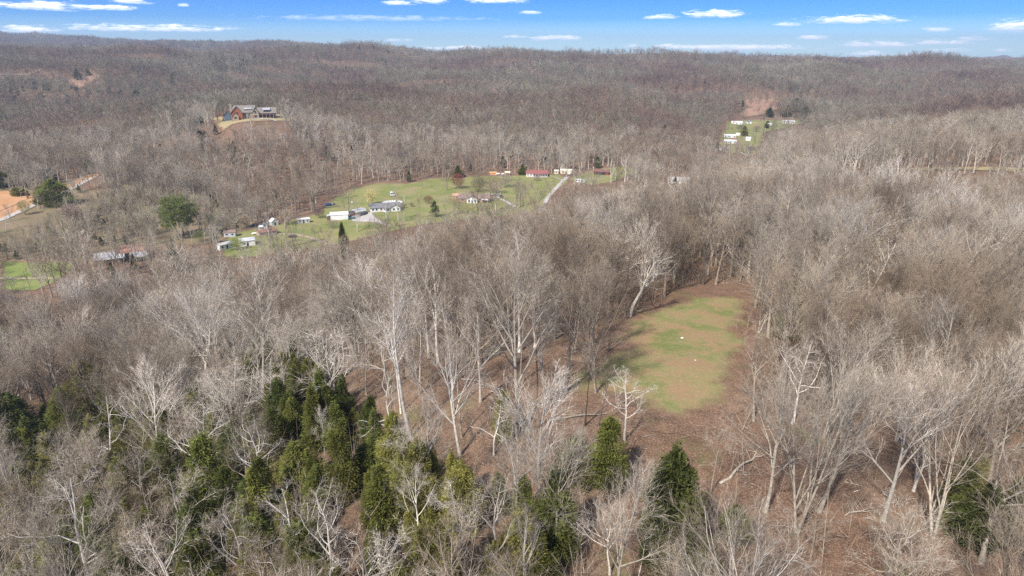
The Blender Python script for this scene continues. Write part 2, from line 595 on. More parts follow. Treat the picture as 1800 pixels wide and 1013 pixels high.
class MB:
    """collects boxes, prisms, tubes and panels into one mesh"""
    def __init__(self):
        self.v, self.f = [], []

    def add(self, vs, fs):
        k = len(self.v)
        self.v += [tuple(p) for p in vs]
        self.f += [tuple(i + k for i in q) for q in fs]
        return self

    def box(self, x0, x1, y0, y1, z0, z1):
        vs = [(x, y, z) for z in (z0, z1) for y in (y0, y1) for x in (x0, x1)]
        return self.add(vs, [(0, 2, 3, 1), (4, 5, 7, 6), (0, 1, 5, 4), (2, 6, 7, 3), (0, 4, 6, 2), (1, 3, 7, 5)])

    def loft(self, rings, cap=True):
        n = len(rings[0])
        vs = [p for r in rings for p in r]
        fs = []
        for k in range(len(rings) - 1):
            for i in range(n):
                j = (i + 1) % n
                fs.append((k * n + i, k * n + j, (k + 1) * n + j, (k + 1) * n + i))
        if cap:
            fs.append(tuple(range(n - 1, -1, -1)))
            fs.append(tuple((len(rings) - 1) * n + i for i in range(n)))
        return self.add(vs, fs)

    def prism(self, prof, x0, x1):
        """profile in (y, z) pushed along x"""
        return self.loft([[(x0, y, z) for y, z in prof], [(x1, y, z) for y, z in prof]])

    def prismy(self, prof, y0, y1):
        return self.loft([[(x, y0, z) for x, z in prof], [(x, y1, z) for x, z in prof]])

    def tube(self, p, q, r0, r1=None, n=8):
        r1 = r0 if r1 is None else r1
        p, q = Vector(p), Vector(q)
        d = (q - p).normalized()
        a = d.orthogonal().normalized()
        b = d.cross(a)
        ring = lambda c, r: [c + (a * math.cos(2 * math.pi * i / n) + b * math.sin(2 * math.pi * i / n)) * r for i in range(n)]
        return self.loft([ring(p, r0), ring(q, r1)])

    def obj(self, name, mat, parent=None, smooth=False):
        return link(name, mesh(name, self.v, self.f, mat, smooth), parent)


# ------------------------------------------------------------------ the ground sheet and what lies on it
def build_ground():
    na, nl = _gx.shape
    v = np.stack([_gx, _gy, GZ], 2).reshape(-1, 3)
    i, j = np.meshgrid(np.arange(na), np.arange(nl - 1), indexing='ij')
    i2 = (i + 1) % na
    a, b, c, d = (i * nl + j).ravel(), (i2 * nl + j).ravel(), (i2 * nl + j + 1).ravel(), (i * nl + j + 1).ravel()
    tr = np.concatenate([np.stack([a, b, c], 1), np.stack([a, c, d], 1)])
    ctr = len(v)
    v = np.vstack([v, [0, 0, 44.0]])
    k = np.arange(na)
    tr = np.concatenate([tr, np.stack([np.full(na, ctr), (k + 1) % na * nl, k * nl], 1)])
    me = fast_mesh('ground', v, tr[:, ::-1], M_GROUND, True)
    o = link('ground', me)
    setp(o, 'rolling ground under brown leaf litter, hilltop falling to a valley and wooded ridges', None, None, 'structure')


build_ground()


def sheet(name, poly_px, res, mat, label, near, lift=0.12, rimw=6.0, ragged=3.0, kind='structure', seed=0):
    """a patch of ground cover draped on the terrain, its outline given by what the photo shows of it"""
    P = np.array([hit(px, py, near)[:2] for px, py in poly_px])
    return sheet_world(name, P, res, mat, label, lift, rimw, ragged, kind, seed)


def sheet_world(name, P, res, mat, label, lift=0.12, rimw=6.0, ragged=3.0, kind='structure', seed=0):
    P = np.asarray(P)
    lo, hi = P.min(0) - res, P.max(0) + res
    nx, ny = int((hi[0] - lo[0]) / res) + 2, int((hi[1] - lo[1]) / res) + 2
    X, Y = np.meshgrid(lo[0] + np.arange(nx) * res, lo[1] + np.arange(ny) * res, indexing='ij')
    x, y = X.ravel(), Y.ravel()
    dmin = np.full(x.shape, 1e9)
    for k in range(len(P)):
        a, b = P[k], P[(k + 1) % len(P)]
        ab = b - a
        t = np.clip(((x - a[0]) * ab[0] + (y - a[1]) * ab[1]) / max(ab @ ab, 1e-9), 0, 1)
        dmin = np.minimum(dmin, np.hypot(x - a[0] - t * ab[0], y - a[1] - t * ab[1]))
    ins = inpoly(x, y, [tuple(p) for p in P])
    sd = np.where(ins, dmin, -dmin) + fbm(x / (ragged * 3 + 1) + seed, y / (ragged * 3 + 1), 3) * ragged
    ok = sd > 0
    okg = ok.reshape(nx, ny)
    cell = okg[:-1, :-1] & okg[1:, :-1] & okg[1:, 1:] & okg[:-1, 1:]
    idx = -np.ones(nx * ny, int)
    i, j = np.nonzero(cell)
    quad = np.stack([i * ny + j, (i + 1) * ny + j, (i + 1) * ny + j + 1, i * ny + j + 1], 1)
    used = np.unique(quad)
    idx[used] = np.arange(len(used))
    q = idx[quad]
    v = np.stack([x[used], y[used], height(x[used], y[used]) + lift], 1)
    tr = np.concatenate([q[:, [0, 1, 2]], q[:, [0, 2, 3]]])
    me = fast_mesh(name, v, tr, mat, True)
    at = me.attributes.new('rim', 'FLOAT', 'POINT')
    at.data.foreach_set('value', np.clip(sd[used] / rimw, 0, 1).astype(np.float32))
    o = link(name, me)
    setp(o, label, None, None, kind)
    return o


def strip(name, pts_px, width, mat, label, near, lift=0.2, res=None, rimw=0.6):
    """a track or road that follows points seen in the photo"""
    P = [Vector(hit(px, py, near)[:2]) for px, py in pts_px]
    Q = []
    for k in range(len(P) - 1):
        n = 6
        for i in range(n):
            t = i / n
            p0, p1, p2, p3 = P[max(k - 1, 0)], P[k], P[k + 1], P[min(k + 2, len(P) - 1)]
            Q.append(0.5 * ((2 * p1) + (p2 - p0) * t + (2 * p0 - 5 * p1 + 4 * p2 - p3) * t * t + (3 * p1 - p0 - 3 * p2 + p3) * t ** 3))
    Q.append(P[-1])
    L, Rr = [], []
    for k, q in enumerate(Q):
        d = (Q[min(k + 1, len(Q) - 1)] - Q[max(k - 1, 0)]).normalized()
        n = Vector((-d.y, d.x))
        w = width[0] + (width[1] - width[0]) * k / (len(Q) - 1) if isinstance(width, tuple) else width
        L.append(q + n * w / 2)
        Rr.append(q - n * w / 2)
    poly = [tuple(p) for p in L] + [tuple(p) for p in reversed(Rr)]
    w = width[0] if isinstance(width, tuple) else width
    return sheet_world(name, poly, res or max(0.5, w / 5), mat, label, lift, rimw, 0.3)


# what is open in the photo (photo pixels): lawns, fields, clearings
P_LAWN = [(395, 412), (440, 402), (478, 395), (505, 385), (548, 376), (575, 352), (618, 330), (660, 320), (715, 322), (760, 312), (850, 309), (930, 306), (990, 306), (1003, 322), (970, 345),
          (957, 360), (905, 362), (862, 366), (820, 368), (760, 376), (700, 388), (645, 402), (575, 420), (520, 424), (455, 437), (400, 440), (382, 430)]
P_LAWN_G = P_LAWN[:15] + [(957, 372), (905, 378), (862, 383), (760, 394), (700, 406), (645, 420), (575, 436), (455, 452), (400, 458), (372, 436)]
P_EAST = [(1000, 312), (1030, 301), (1075, 294), (1118, 290), (1122, 304), (1090, 318), (1050, 326), (1008, 326)]
P_FIELD = [(0, 460), (70, 462), (138, 460), (122, 480), (95, 498), (60, 512), (0, 512)]
P_HAMLET = [(1272, 214), (1330, 210), (1440, 209), (1400, 222), (1350, 232), (1338, 262), (1330, 276), (1298, 272), (1258, 266), (1262, 240)]
P_YARD = [(345, 206), (395, 203), (440, 204), (520, 203), (512, 214), (470, 214), (410, 220), (392, 238), (376, 222)]
P_CLEAR = [(1035, 600), (1075, 570), (1112, 542), (1185, 522), (1250, 512), (1305, 508), (1335, 540), (1335, 600), (1326, 660), (1300, 725), (1225, 775), (1140, 755), (1100, 712), (1040, 702), (950, 700),
           (950, 655), (1010, 625), (1080, 610)]
P_CLEAR_TREES = [(1080, 610), (1105, 560), (1185, 515), (1250, 502), (1318, 498), (1325, 560), (1318, 620), (1300, 690), (1285, 745), (1240, 790), (1130, 780), (1105, 700), (1065, 665)]
P_ORANGE = [(-40, 340), (0, 336), (30, 334), (62, 342), (86, 352), (60, 366), (30, 380), (0, 392), (-40, 404)]
P_RED = [(1303, 172), (1330, 168), (1372, 176), (1378, 190), (1350, 200), (1330, 206), (1300, 214), (1292, 205), (1310, 190)]
P_BANK = [(112, 150), (135, 134), (165, 124), (186, 130), (165, 145), (135, 158)]
P_STRIP = [(1480, 297), (1600, 296), (1800, 294), (1850, 294), (1850, 304), (1800, 304), (1600, 302), (1480, 299)]

sheet('valley_lawn', P_LAWN_G, 1.6, M_GRASS, 'long green valley lawn with straw coloured patches around the houses', 250, 0.15, 7, 5)
sheet('lawn', P_EAST, 1.6, M_GRASS, 'smaller lawn around the dark red shed east of the gravel drive', 400, 0.15, 7, 5)
sheet('field', P_FIELD, 1.2, M_GRASSB, 'bright green field at the left edge of the valley', 200, 0.15, 3, 2)
sheet('far_lawn', P_HAMLET, 3.0, M_GRASS, 'far green lawn between the white homes up the valley', 600, 0.3, 12, 8)
sheet('hilltop_yard', P_YARD, 2.0, M_STRAW, 'straw yellow yard around the large hilltop lodge', 520, 0.25, 10, 5)
sheet('meadow', P_CLEAR, 0.5, M_MEADOW, 'worn green meadow in the woodland clearing, reddish where the leaf litter shows', 60, 0.06, 12, 9)
sheet('bare_soil', P_ORANGE, 1.2, M_CLAY, 'bare orange clay beside the road at the left edge', 380, 0.2, 5, 4)
M_SCRUB = sheet_mat('rough_scrub', (0.21, 0.16, 0.10), (0.25, 0.19, 0.125), (0.16, 0.155, 0.07), s1=0.03, s2=0.10, s3=1.2, blot=0.7, edge='litter')
sheet('scrubland', [(-60, 330), (60, 322), (180, 334), (380, 350), (470, 398), (400, 428), (250, 442), (150, 462), (120, 500), (-60, 520)], 1.8, M_SCRUB,
      'rough olive and straw scrubland on the left valley floor', 200, 0.08, 12, 8)
sheet('red_hillside', P_RED, 4.0, M_REDCLAY, 'cleared red clay hillside above the far white homes', 1000, 0.5, 20, 18)
sheet('soil_bank', P_BANK, 3.0, M_REDCLAY, 'reddish soil bank high on the left wooded slope', 900, 0.5, 20, 15)
sheet('hay_field', P_STRIP, 2.5, M_STRAW, 'thin strip of yellow field far out on the right plateau', 280, 0.2, 8, 5)
sheet('gravel_yard', [(615, 385), (645, 374), (655, 373), (661, 382), (672, 389), (690, 397), (684, 400), (661, 392), (617, 390)], 0.8, M_GRAVEL, 'pale gravel yard beside the parked vehicles', 300, 0.22, 2, 1)
strip('gravel_road', [(998, 311), (990, 318), (975, 334), (963, 348), (958, 358)], (4.5, 4.0), M_GRAVEL, 'pale gravel drive climbing to the cream shed', 300, 0.24)
strip('dirt_track', [(488, 413), (515, 412), (550, 420), (585, 432)], 4.0, M_DIRT, 'curved dirt track past the rusty roofed shed', 280, 0.24)
strip('footpath', [(716, 326), (728, 336), (742, 352)], 1.3, M_STRAW, 'worn pale footpath crossing the valley lawn', 350, 0.26)
strip('footpath', [(962, 308), (975, 312), (988, 317)], 1.5, M_GRAVEL, 'pale path from the red roofed house to the drive', 450, 0.26)
strip('farm_lane', [(-60, 489), (0, 490), (50, 490), (100, 490)], 3.0, M_DIRT, 'pale farm lane along the left green field', 200, 0.22)
strip('soil_verge', [(0, 380), (40, 362), (80, 344), (120, 328), (168, 306)], 15.0, M_CLAY, 'orange clay verge along the climbing left road', 380, 0.22, 1.2, 4)
strip('road', [(-40, 402), (0, 388), (40, 370), (80, 352), (120, 335), (165, 312)], 5.5, M_GRAVEL, 'grey road with clay verges climbing at the left edge', 380, 0.3)
strip('driveway', [(880, 350), (895, 358), (910, 366)], 3.5, M_GRAVEL, 'short gravel driveway beside the brick house', 350, 0.24)
strip('far_track', [(1400, 214), (1350, 215), (1320, 216), (1290, 219)], 5.0, M_DIRT, 'pale dirt track past the far white trailer', 800, 0.35, 1.5)
strip('far_drive', [(1300, 268), (1316, 275), (1330, 278)], 4.0, M_GRAVEL, 'short drive below the far lawn', 600, 0.35, 1.5)
strip('ridge_track', [(0, 131), (60, 128), (120, 124), (160, 121), (195, 115)], 6.0, M_DIRT, 'faint track cut across the high left slope', 900, 0.5, 2.5)
strip('terrace', [(440, 209), (460, 210), (478, 211), (486, 214)], 5.0, M_GRAVEL, 'pale stone terrace wall below the hilltop lodge', 520, 0.6, 1.5)

# ------------------------------------------------------------------ trees
def unit(v):
    return v / (np.linalg.norm(v) + 1e-9)


class TreeMesh:
    def __init__(self):
        self.v, self.t, self.n = [], [], 0

    def tube(self, pts, rad, sides):
        pts = np.asarray(pts)
        m = len(pts)
        a = unit(np.cross(unit(pts[-1] - pts[0]), np.array([0.3, 0.9, 0.2])))
        d = unit(pts[-1] - pts[0])
        b = np.cross(d, a)
        ang = np.arange(sides) * 2 * math.pi / sides
        ring = np.cos(ang)[:, None] * a + np.sin(ang)[:, None] * b
        vs = (pts[:, None, :] + ring[None] * np.asarray(rad)[:, None, None]).reshape(-1, 3)
        k = np.arange(m - 1)[:, None] * sides
        i = np.arange(sides)[None]
        j = (i + 1) % sides
        A, B, C, D = k + i, k + j, k + sides + j, k + sides + i
        t = np.concatenate([np.stack([A, B, C], -1).reshape(-1, 3), np.stack([A, C, D], -1).reshape(-1, 3)])
        self.v.append(vs)
        self.t.append(t + self.n)
        self.n += len(vs)

    def blades(self, p, q, w):
        """many thin tapering twigs at once: p, q (n,3), w (n,)"""
        p, q, w = np.asarray(p), np.asarray(q), np.asarray(w)
        d = q - p
        rnd = np.random.normal(size=d.shape)
        s = np.cross(d, rnd)
        s /= (np.linalg.norm(s, axis=1, keepdims=True) + 1e-9)
        v = np.stack([p - s * w[:, None] / 2, p + s * w[:, None] / 2, q], 1).reshape(-1, 3)
        t = np.arange(len(v)).reshape(-1, 3)
        self.v.append(v)
        self.t.append(t + self.n)
        self.n += len(v)

    def build(self, name, mat, smooth=False):
        return fast_mesh(name, np.vstack(self.v), np.vstack(self.t), mat, smooth)


def chain(rs, p, d, L, n, crook, up):
    pts = [p.copy()]
    d = unit(d)
    for k in range(n):
        d = unit(d + rs.normal(size=3) * crook + np.array([0, 0, up]))
        p = p + d * L / n
        pts.append(p.copy())
    return np.array(pts), d


def at(pts, t):
    k = t * (len(pts) - 1)
    i = min(int(k), len(pts) - 2)
    f = k - i
    return pts[i] * (1 - f) + pts[i + 1] * f, unit(pts[i + 1] - pts[i])


def side_dir(rs, d, ang):
    a = unit(np.cross(d, rs.normal(size=3)))
    return unit(d * math.cos(ang) + a * math.sin(ang))


STYLES = {
    #            fork  n1  len1  ang1        crook up1   n2 n3 n4  twig trunk radius, stems
    'fan':      dict(fork=.30, n1=13, l1=.62, a1=(22, 48), crook=.07, up=.05, n2=8, n3=6, n4=6, a2=(18, 40), r=.0155, stems=1),
    'oak':      dict(fork=.34, n1=11, l1=.50, a1=(40, 80), crook=.20, up=.06, n2=7, n3=6, n4=5, a2=(30, 70), r=.017, stems=1),
    'vase':     dict(fork=.12, n1=9, l1=.78, a1=(14, 36), crook=.06, up=.04, n2=9, n3=6, n4=5, a2=(16, 38), r=.0125, stems=2),
    'slender':  dict(fork=.52, n1=12, l1=.30, a1=(28, 60), crook=.09, up=.06, n2=6, n3=5, n4=6, a2=(22, 50), r=.0095, stems=1),
    'snag':     dict(fork=.30, n1=9, l1=.42, a1=(35, 85), crook=.26, up=.05, n2=5, n3=4, n4=2, a2=(35, 80), r=.0165, stems=1),
    'tall':     dict(fork=.38, n1=12, l1=.40, a1=(22, 50), crook=.11, up=.07, n2=7, n3=6, n4=5, a2=(22, 50), r=.0125, stems=1),
}


def grow_tree(seed, style, H, near=True):
    """returns (trunk TreeMesh, crown TreeMesh) of a leafless tree H metres tall"""
    rs = np.random.RandomState(seed)
    np.random.seed(seed)
    st = STYLES[style]
    T, Cr = TreeMesh(), TreeMesh()
    bp, bq, bw = [], [], []
    cp, cq, cw = [], [], []
    limbs = []
    for s in range(st['stems']):
        d0 = unit(np.array([rs.normal() * .06, rs.normal() * .06, 1.0]))
        if st['stems'] > 1:
            d0 = unit(np.array([rs.normal() * .16, rs.normal() * .16, 1.0]))
        n = 9
        pts, _ = chain(rs, np.array([0, 0, -0.5]), d0, H * (0.94 if style != 'vase' else .8), n, st['crook'] * .45, .07)
        r0 = st['r'] * H * (1 if st['stems'] == 1 else .75)
        rad = r0 * (1 - np.linspace(0, 1, n + 1) ** 0.85 * .90)
        rad[0] *= 1.35
        T.tube(pts, rad, 7)
        for k in range(st['n1']):
            t = st['fork'] + (0.96 - st['fork']) * (k + rs.rand() * .8) / st['n1']
            p, d = at(pts, t)
            rem = 1 - (t - st['fork']) / (1 - st['fork']) * .72
            L = H * st['l1'] * rem * rs.uniform(.75, 1.15)
            ang = R(rs.uniform(*st['a1']))
            dd = side_dir(rs, d, ang)
            r = min(np.interp(t, np.linspace(0, 1, n + 1), rad) * .66, L * .024 + .025)
            lp, _ = chain(rs, p, dd, L, 6, st['crook'], st['up'])
            T.tube(lp, np.linspace(r, r * .22, 7), 5)
            limbs.append((lp, r, L))
    for lp, r, L in limbs:
        for k in range(st['n2']):
            t = .22 + .78 * (k + rs.rand()) / st['n2']
            t = min(t, .99)
            p, d = at(lp, t)
            L2 = L * .46 * (1.15 - t * .6) * rs.uniform(.7, 1.2)
            r2 = max(r * (1 - t * .75) * .5, .018)
            sp, _ = chain(rs, p, side_dir(rs, d, R(rs.uniform(*st['a2']))), L2, 4, st['crook'] * 1.1, st['up'] * .9)
            Cr.tube(sp, np.linspace(r2, r2 * .3, 5), 3)
            for m in range(st['n3']):
                t2 = min(.2 + .8 * (m + rs.rand()) / st['n3'], .99)
                p2, d2 = at(sp, t2)
                L3 = L2 * .55 * rs.uniform(.6, 1.2)
                d3 = unit(side_dir(rs, d2, R(rs.uniform(*st['a2']))) + np.array([0, 0, .12]))
                q1 = p2 + d3 * L3 * .5
                d3b = unit(d3 + rs.normal(size=3) * st['crook'] * 1.3)
                q2 = q1 + d3b * L3 * .5
                w3 = .042 if near else .085
                cp += [p2, q1 - d3 * .05]
                cq += [q1 + d3 * .05, q2]
                cw += [w3, w3 * .7]
                for e in range(st['n4']):
                    f = rs.rand()
                    base = p2 + (q1 - p2) * f * 2 if f < .5 else q1 + (q2 - q1) * (f * 2 - 1)
                    dt = side_dir(rs, d3b, R(rs.uniform(20, 55)))
                    bp.append(base)
                    bq.append(base + dt * L3 * rs.uniform(.5, 1.05))
                    bw.append(.017 if near else .05)
    Cr.blades(cp, cq, np.array(cw))
    Cr.nb = sum(len(t) for t in Cr.t)
    Cr.blades(bp, bq, np.array(bw))
    return T, Cr


def far_tree(seed, H, spread, n1=9, n2=16, w=.12):
    """light tree for the distant woods: trunk, limbs and broad sprays of twigs in one mesh"""
    rs = np.random.RandomState(seed)
    np.random.seed(seed)
    T = TreeMesh()
    pts, _ = chain(rs, np.array([0, 0, -1.0]), np.array([0, 0, 1.0]), H * .88, 4, .05, .05)
    T.tube(pts, np.array([.26, .22, .16, .1, .04]) * H / 18, 3)
    bp, bq, bw = [], [], []
    for k in range(n1):
        t = .32 + .62 * (k + rs.rand()) / n1
        p, d = at(pts, min(t, .98))
        L = H * .42 * spread * (1.15 - t * .5)
        dd = unit(side_dir(rs, d, R(rs.uniform(25, 62))) + np.array([0, 0, .1]))
        q = p + dd * L
        bp.append(p); bq.append(q); bw.append(w * 1.6)
        for m in range(n2):
            f = rs.uniform(.15, 1)
            b = p + (q - p) * f
            dt = unit(side_dir(rs, dd, R(rs.uniform(12, 60))) + np.array([0, 0, .25]))
            bp.append(b); bq.append(b + dt * L * rs.uniform(.3, .62)); bw.append(w)
    T.blades(bp, bq, np.array(bw))
    return T


def cedar_crown(seed, H, width, n, leaf, bushy=0.0):
    """evergreen crown: many small drooping sprays around lumpy boughs"""
    rs = np.random.RandomState(seed)
    T = TreeMesh()
    T.n = 0
    nb = 46
    bh = np.sort(rs.rand(nb)) ** .9 * .93 + .05
    ba = rs.rand(nb) * 2 * math.pi
    vs = []
    for k in range(n):
        i = rs.randint(nb)
        h = bh[i]
        prof = (math.sin(min(1, h * 2.2 + .25) * math.pi / 2) * (1 - h ** (1.7 + bushy * 2)) ** .8)
        r = width * .5 * prof * (.55 + .75 * ((i * 7919) % 97) / 97)
        f = rs.rand() ** .45
        a = ba[i] + rs.normal() * .42 / max(f, .3)
        c = np.array([math.cos(a) * r * f, math.sin(a) * r * f, H * (h + .045 * rs.normal() + (.03 - .06 * f))])
        out = unit(np.array([math.cos(a), math.sin(a), rs.uniform(-.2, .9)]) + rs.normal(size=3) * .35)
        s = unit(np.cross(out, rs.normal(size=3)))
        L, w = leaf * rs.uniform(.7, 1.5), leaf * (rs.uniform(.14, .34) if n > 9000 else rs.uniform(.35, .7))
        vs += [c - s * w, c + s * w, c + out * L]
    vs = np.array(vs)
    T.v.append(vs)
    T.t.append(np.arange(len(vs)).reshape(-1, 3))
    return T


VARIANTS = []     # (style, H, trunk mesh, crown mesh)
for i, (st, Hh) in enumerate([('fan', 21), ('fan', 20), ('fan', 22), ('oak', 18), ('oak', 19), ('oak', 17), ('vase', 19), ('vase', 20), ('slender', 22), ('slender', 20), ('snag', 15), ('snag', 17), ('tall', 23), ('tall', 22)]):
    T_, C_ = grow_tree(100 + i, st, Hh)
    cme = C_.build(st + '_crown', [M_BARK, M_TWIG])
    mi_ = np.ones(len(cme.polygons), np.int32)
    mi_[:C_.nb] = 0
    cme.polygons.foreach_set('material_index', mi_)
    VARIANTS.append((st, Hh, T_.build(st + '_trunk', M_BARK, True), cme))


def recolour(me, *ms):
    c = me.copy()
    for i, m in enumerate(ms):
        c.materials[i] = m
    return c


WHITE = {i: (recolour(v[2], M_BARKW), recolour(v[3], M_BARKW, M_TWIGW)) for i, v in enumerate(VARIANTS)}
DARK = {i: (recolour(v[2], M_BARKD), v[3]) for i, v in enumerate(VARIANTS) if v[0] in ('slender', 'tall')}
BY = {}
for i, v in enumerate(VARIANTS):
    BY.setdefault(v[0], []).append(i)

placed = []          # (x, y, radius) of individual trees
N_IND = [0]


def bare_tree(x, y, z, H, style, tone, label, group=None, rz=None, lean=(0, 0), name='bare_tree'):
    i = random.choice(BY[style])
    st, H0, tm, cm = VARIANTS[i]
    if tone == 'white':
        tm, cm = WHITE[i]
    elif tone == 'dark' and i in DARK:
        tm, cm = DARK[i]
    o = thing(name, label, 'tree', (x, y, z), random.uniform(0, 6.28) if rz is None else rz, group)
    o.rotation_mode = 'ZYX'
    o.rotation_euler[0], o.rotation_euler[1] = lean
    s = H / H0
    o.scale = (s * random.uniform(.9, 1.1), s * random.uniform(.9, 1.1), s)
    link('trunk', tm, o)
    link('crown', cm, o)
    placed.append((x, y, H * .22))
    N_IND[0] += 1
    return o


def hero(px, pyb, pyt, style, tone, label, lean=(0, 0), near=30.0, name='bare_tree'):
    """a tree whose foot and top the photo shows"""
    x, y, z = hit(px, pyb, near)
    a, f, u = ray(px, pyt)
    H = (CAMZ + y * u / f) - z
    return bare_tree(x, y, z, max(5, H), style, tone, label, None, None, lean, name)


HEROES = [
    (385, 690, 492, 'vase', 'white', 'big pale tree with many long upright limbs, leftmost of the two fans above the cedars', 0),
    (462, 700, 488, 'fan', 'white', 'tall pale fan shaped tree just left of the open brown forest floor', 0),
    (592, 752, 560, 'oak', 'white', 'leaning old tree with dark trunk and white crooked limbs at the edge of the cedars', -.06),
    (700, 792, 640, 'snag', 'white', 'low bone white crooked snag in front of the brown forest floor', 0),
    (722, 770, 450, 'tall', 'white', 'tallest pale tree left of centre, reaching above the brown forest floor', 0),
    (812, 770, 560, 'slender', 'pale', 'thin straight pale tree standing alone on the brown forest floor', 0),
    (852, 682, 560, 'slender', 'dark', 'single thin black trunk on the open forest floor', 0),
    (918, 745, 452, 'fan', 'pale', 'large pale spreading tree in the middle of the picture with a tall straight trunk', 0),
    (945, 700, 520, 'slender', 'dark', 'dark thin tree right behind the large central spreading tree', 0),
    (1028, 748, 590, 'slender', 'dark', 'dark forked tree left of the grassy clearing, seen against the grass', 0),
    (1052, 748, 620, 'slender', 'dark', 'dark leaning tree beside the forked dark tree left of the clearing', .14),
    (1098, 775, 640, 'oak', 'white', 'small white tree on the near left corner of the grassy clearing', 0),
    (910, 935, 742, 'fan', 'white', 'large white double stemmed tree with fanning limbs, bottom centre', 0),
    (868, 800, 690, 'snag', 'white', 'twisted white dead tree right above the large bottom centre tree', 0),
    (738, 975, 815, 'tall', 'white', 'slim bright white tree in front of the yellow green cedar', 0),
    (822, 1010, 850, 'oak', 'white', 'crooked white tree at the bottom edge left of centre', 0),
    (1072, 1010, 880, 'oak', 'white', 'bright white forked tree at the bottom edge left of the tall green cedar', 0),
    (1120, 1020, 900, 'slender', 'white', 'white forking tree in front of the tall bottom cedar', 0),
    (1358, 1012, 860, 'snag', 'white', 'white many limbed tree at the bottom edge right of centre', 0),
    (1425, 985, 870, 'oak', 'pale', 'small pale tree right beside the white one at the bottom edge right of centre', 0),
    (1345, 900, 660, 'fan', 'pale', 'leaning leftmost tree of the big grey clump right of the clearing', -.05),
    (1400, 935, 620, 'vase', 'pale', 'many stemmed grey tree in the big clump right of the clearing', .10),
    (1440, 900, 640, 'fan', 'pale', 'rightmost tree of the big grey clump right of the clearing', .12),
    (1325, 740, 560, 'tall', 'pale', 'tall grey tree on the right edge of the clearing', 0),
    (1552, 915, 655, 'fan', 'white', 'straight pale fan shaped tree standing alone in the lower right', 0),
    (1640, 945, 640, 'vase', 'pale', 'broad pale tree with many forks in the lower right', 0),
    (1668, 905, 600, 'fan', 'pale', 'very broad grey tree with dense fine twigs at the right', 0),
    (1765, 905, 620, 'slender', 'dark', 'dark leaning trunk near the right edge', .06),
    (1725, 990, 720, 'oak', 'pale', 'pale crooked tree with long arching limbs in the bottom right corner', 0),
    (1560, 1012, 900, 'fan', 'pale', 'grey brushy tree at the bottom edge lower right', 0),
    (1248, 870, 730, 'slender', 'pale', 'thin grey tree below the clearing', 0),
    (205, 850, 690, 'snag', 'white', 'bright white bent tree among cedars on the left', 0),
    (108, 700, 575, 'oak', 'white', 'white crooked tree near the left edge halfway up', 0),
    (150, 640, 560, 'vase', 'white', 'pair of white leaning limbs halfway up the left side', 0),
    (350, 760, 670, 'oak', 'white', 'wide white twisted tree in the dense cedars left of centre', 0),
    (570, 820, 710, 'tall', 'white', 'slim white tree rising from the olive cedar', 0),
    (490, 800, 720, 'fan', 'white', 'little white brushy tree between two cedars', 0),
    (205, 1000, 865, 'tall', 'white', 'white upright tree at the bottom left with a straight stem', 0),
    (275, 985, 860, 'fan', 'pale', 'round headed grey tree at the bottom left', 0),
    (95, 960, 830, 'oak', 'white', 'wide branching white tree in the bottom left corner', 0),
    (400, 1000, 890, 'oak', 'white', 'white thin limbed tree at the bottom left of centre', 0),
    (455, 960, 870, 'snag', 'white', 'small white bent tree right of the tall dark cedar column', 0),
    (60, 488, 420, 'oak', 'pale', 'lone grey spreading tree standing in the left green field', 0),
    (548, 372, 318, 'fan', 'pale', 'big pale tree at the forest corner left of the white garage', 0),
    (533, 416, 368, 'tall', 'pale', 'lone bare tree beside the dirt track', 0),
    (985, 302, 250, 'vase', 'white', 'large white tree standing over the cream shed', 0),
    (240, 575, 545, 'oak', 'pale', 'small grey tree on the left slope', 0),
]
for (px, pb, pt, st, tone, lab, ln) in HEROES:
    hero(px, pb, pt, st, tone, lab, (0, ln), 250.0 if pb < 520 else 30.0)

# ------------------------------------------------------------------ evergreens (each its own tree)
CEDARS = []
for i, (Hh, wd, n, lf, bushy) in enumerate([(10, 3.6, 15000, .26, .5), (9, 4.4, 16000, .27, .9), (11, 3.4, 15000, .26, .3), (8, 4.8, 16000, .28, 1.2), (9.5, 4.0, 15000, .26, .7)]):
    tm = TreeMesh()
    rs = np.random.RandomState(300 + i)
    pts, _ = chain(rs, np.array([0, 0, -.4]), np.array([0, 0, 1.]), Hh * .95, 6, .03, .05)
    tm.tube(pts, np.linspace(.17, .03, 7), 6)
    for k in range(14):
        p, d = at(pts, .12 + .05 * k)
        tm.tube(np.array([p, p + unit(np.array([rs.normal(), rs.normal(), .3])) * wd * .3]), [.04, .012], 3)
    CEDARS.append((Hh, wd, tm.build('cedar_trunk', M_BARKD), cedar_crown(320 + i, Hh, wd, n, lf, bushy).build('cedar_crown', M_CEDAR)))

N_CED = [0]
HERO_CEDARS = []


def cedar(x, y, z, H, W, label, group=None, k=None, mat=None, name='cedar_tree'):
    k = random.randrange(len(CEDARS)) if k is None else k
    H0, W0, tm, cm = CEDARS[k]
    if mat is not None:
        cm = recolour(cm, mat)
    o = thing(name, label, 'tree', (x, y, z), random.uniform(0, 6.28), group)
    o.rotation_euler[0], o.rotation_euler[1] = random.uniform(-.04, .04), random.uniform(-.04, .04)
    o.scale = (W / W0, W / W0, H / H0)
    link('trunk', tm, o)
    link('crown', cm, o)
    N_CED[0] += 1
    return o


def cedar_px(px, pt, pb, wpx, label, near=30.0, mat=None, k=None, name='cedar_tree', group=None):
    """pt, pb: rows of its top and foot"""
    x, y, z = hit(px, pb, near)
    a, f, u = ray(px, pt)
    H = max(2.5, (CAMZ + y * u / f) - z)
    dep = math.hypot(y * CP, y * SP * .4)
    return cedar(x, y, z, H, wpx / FPX * math.hypot(y, CAMZ - z), label, group, k, mat, name)


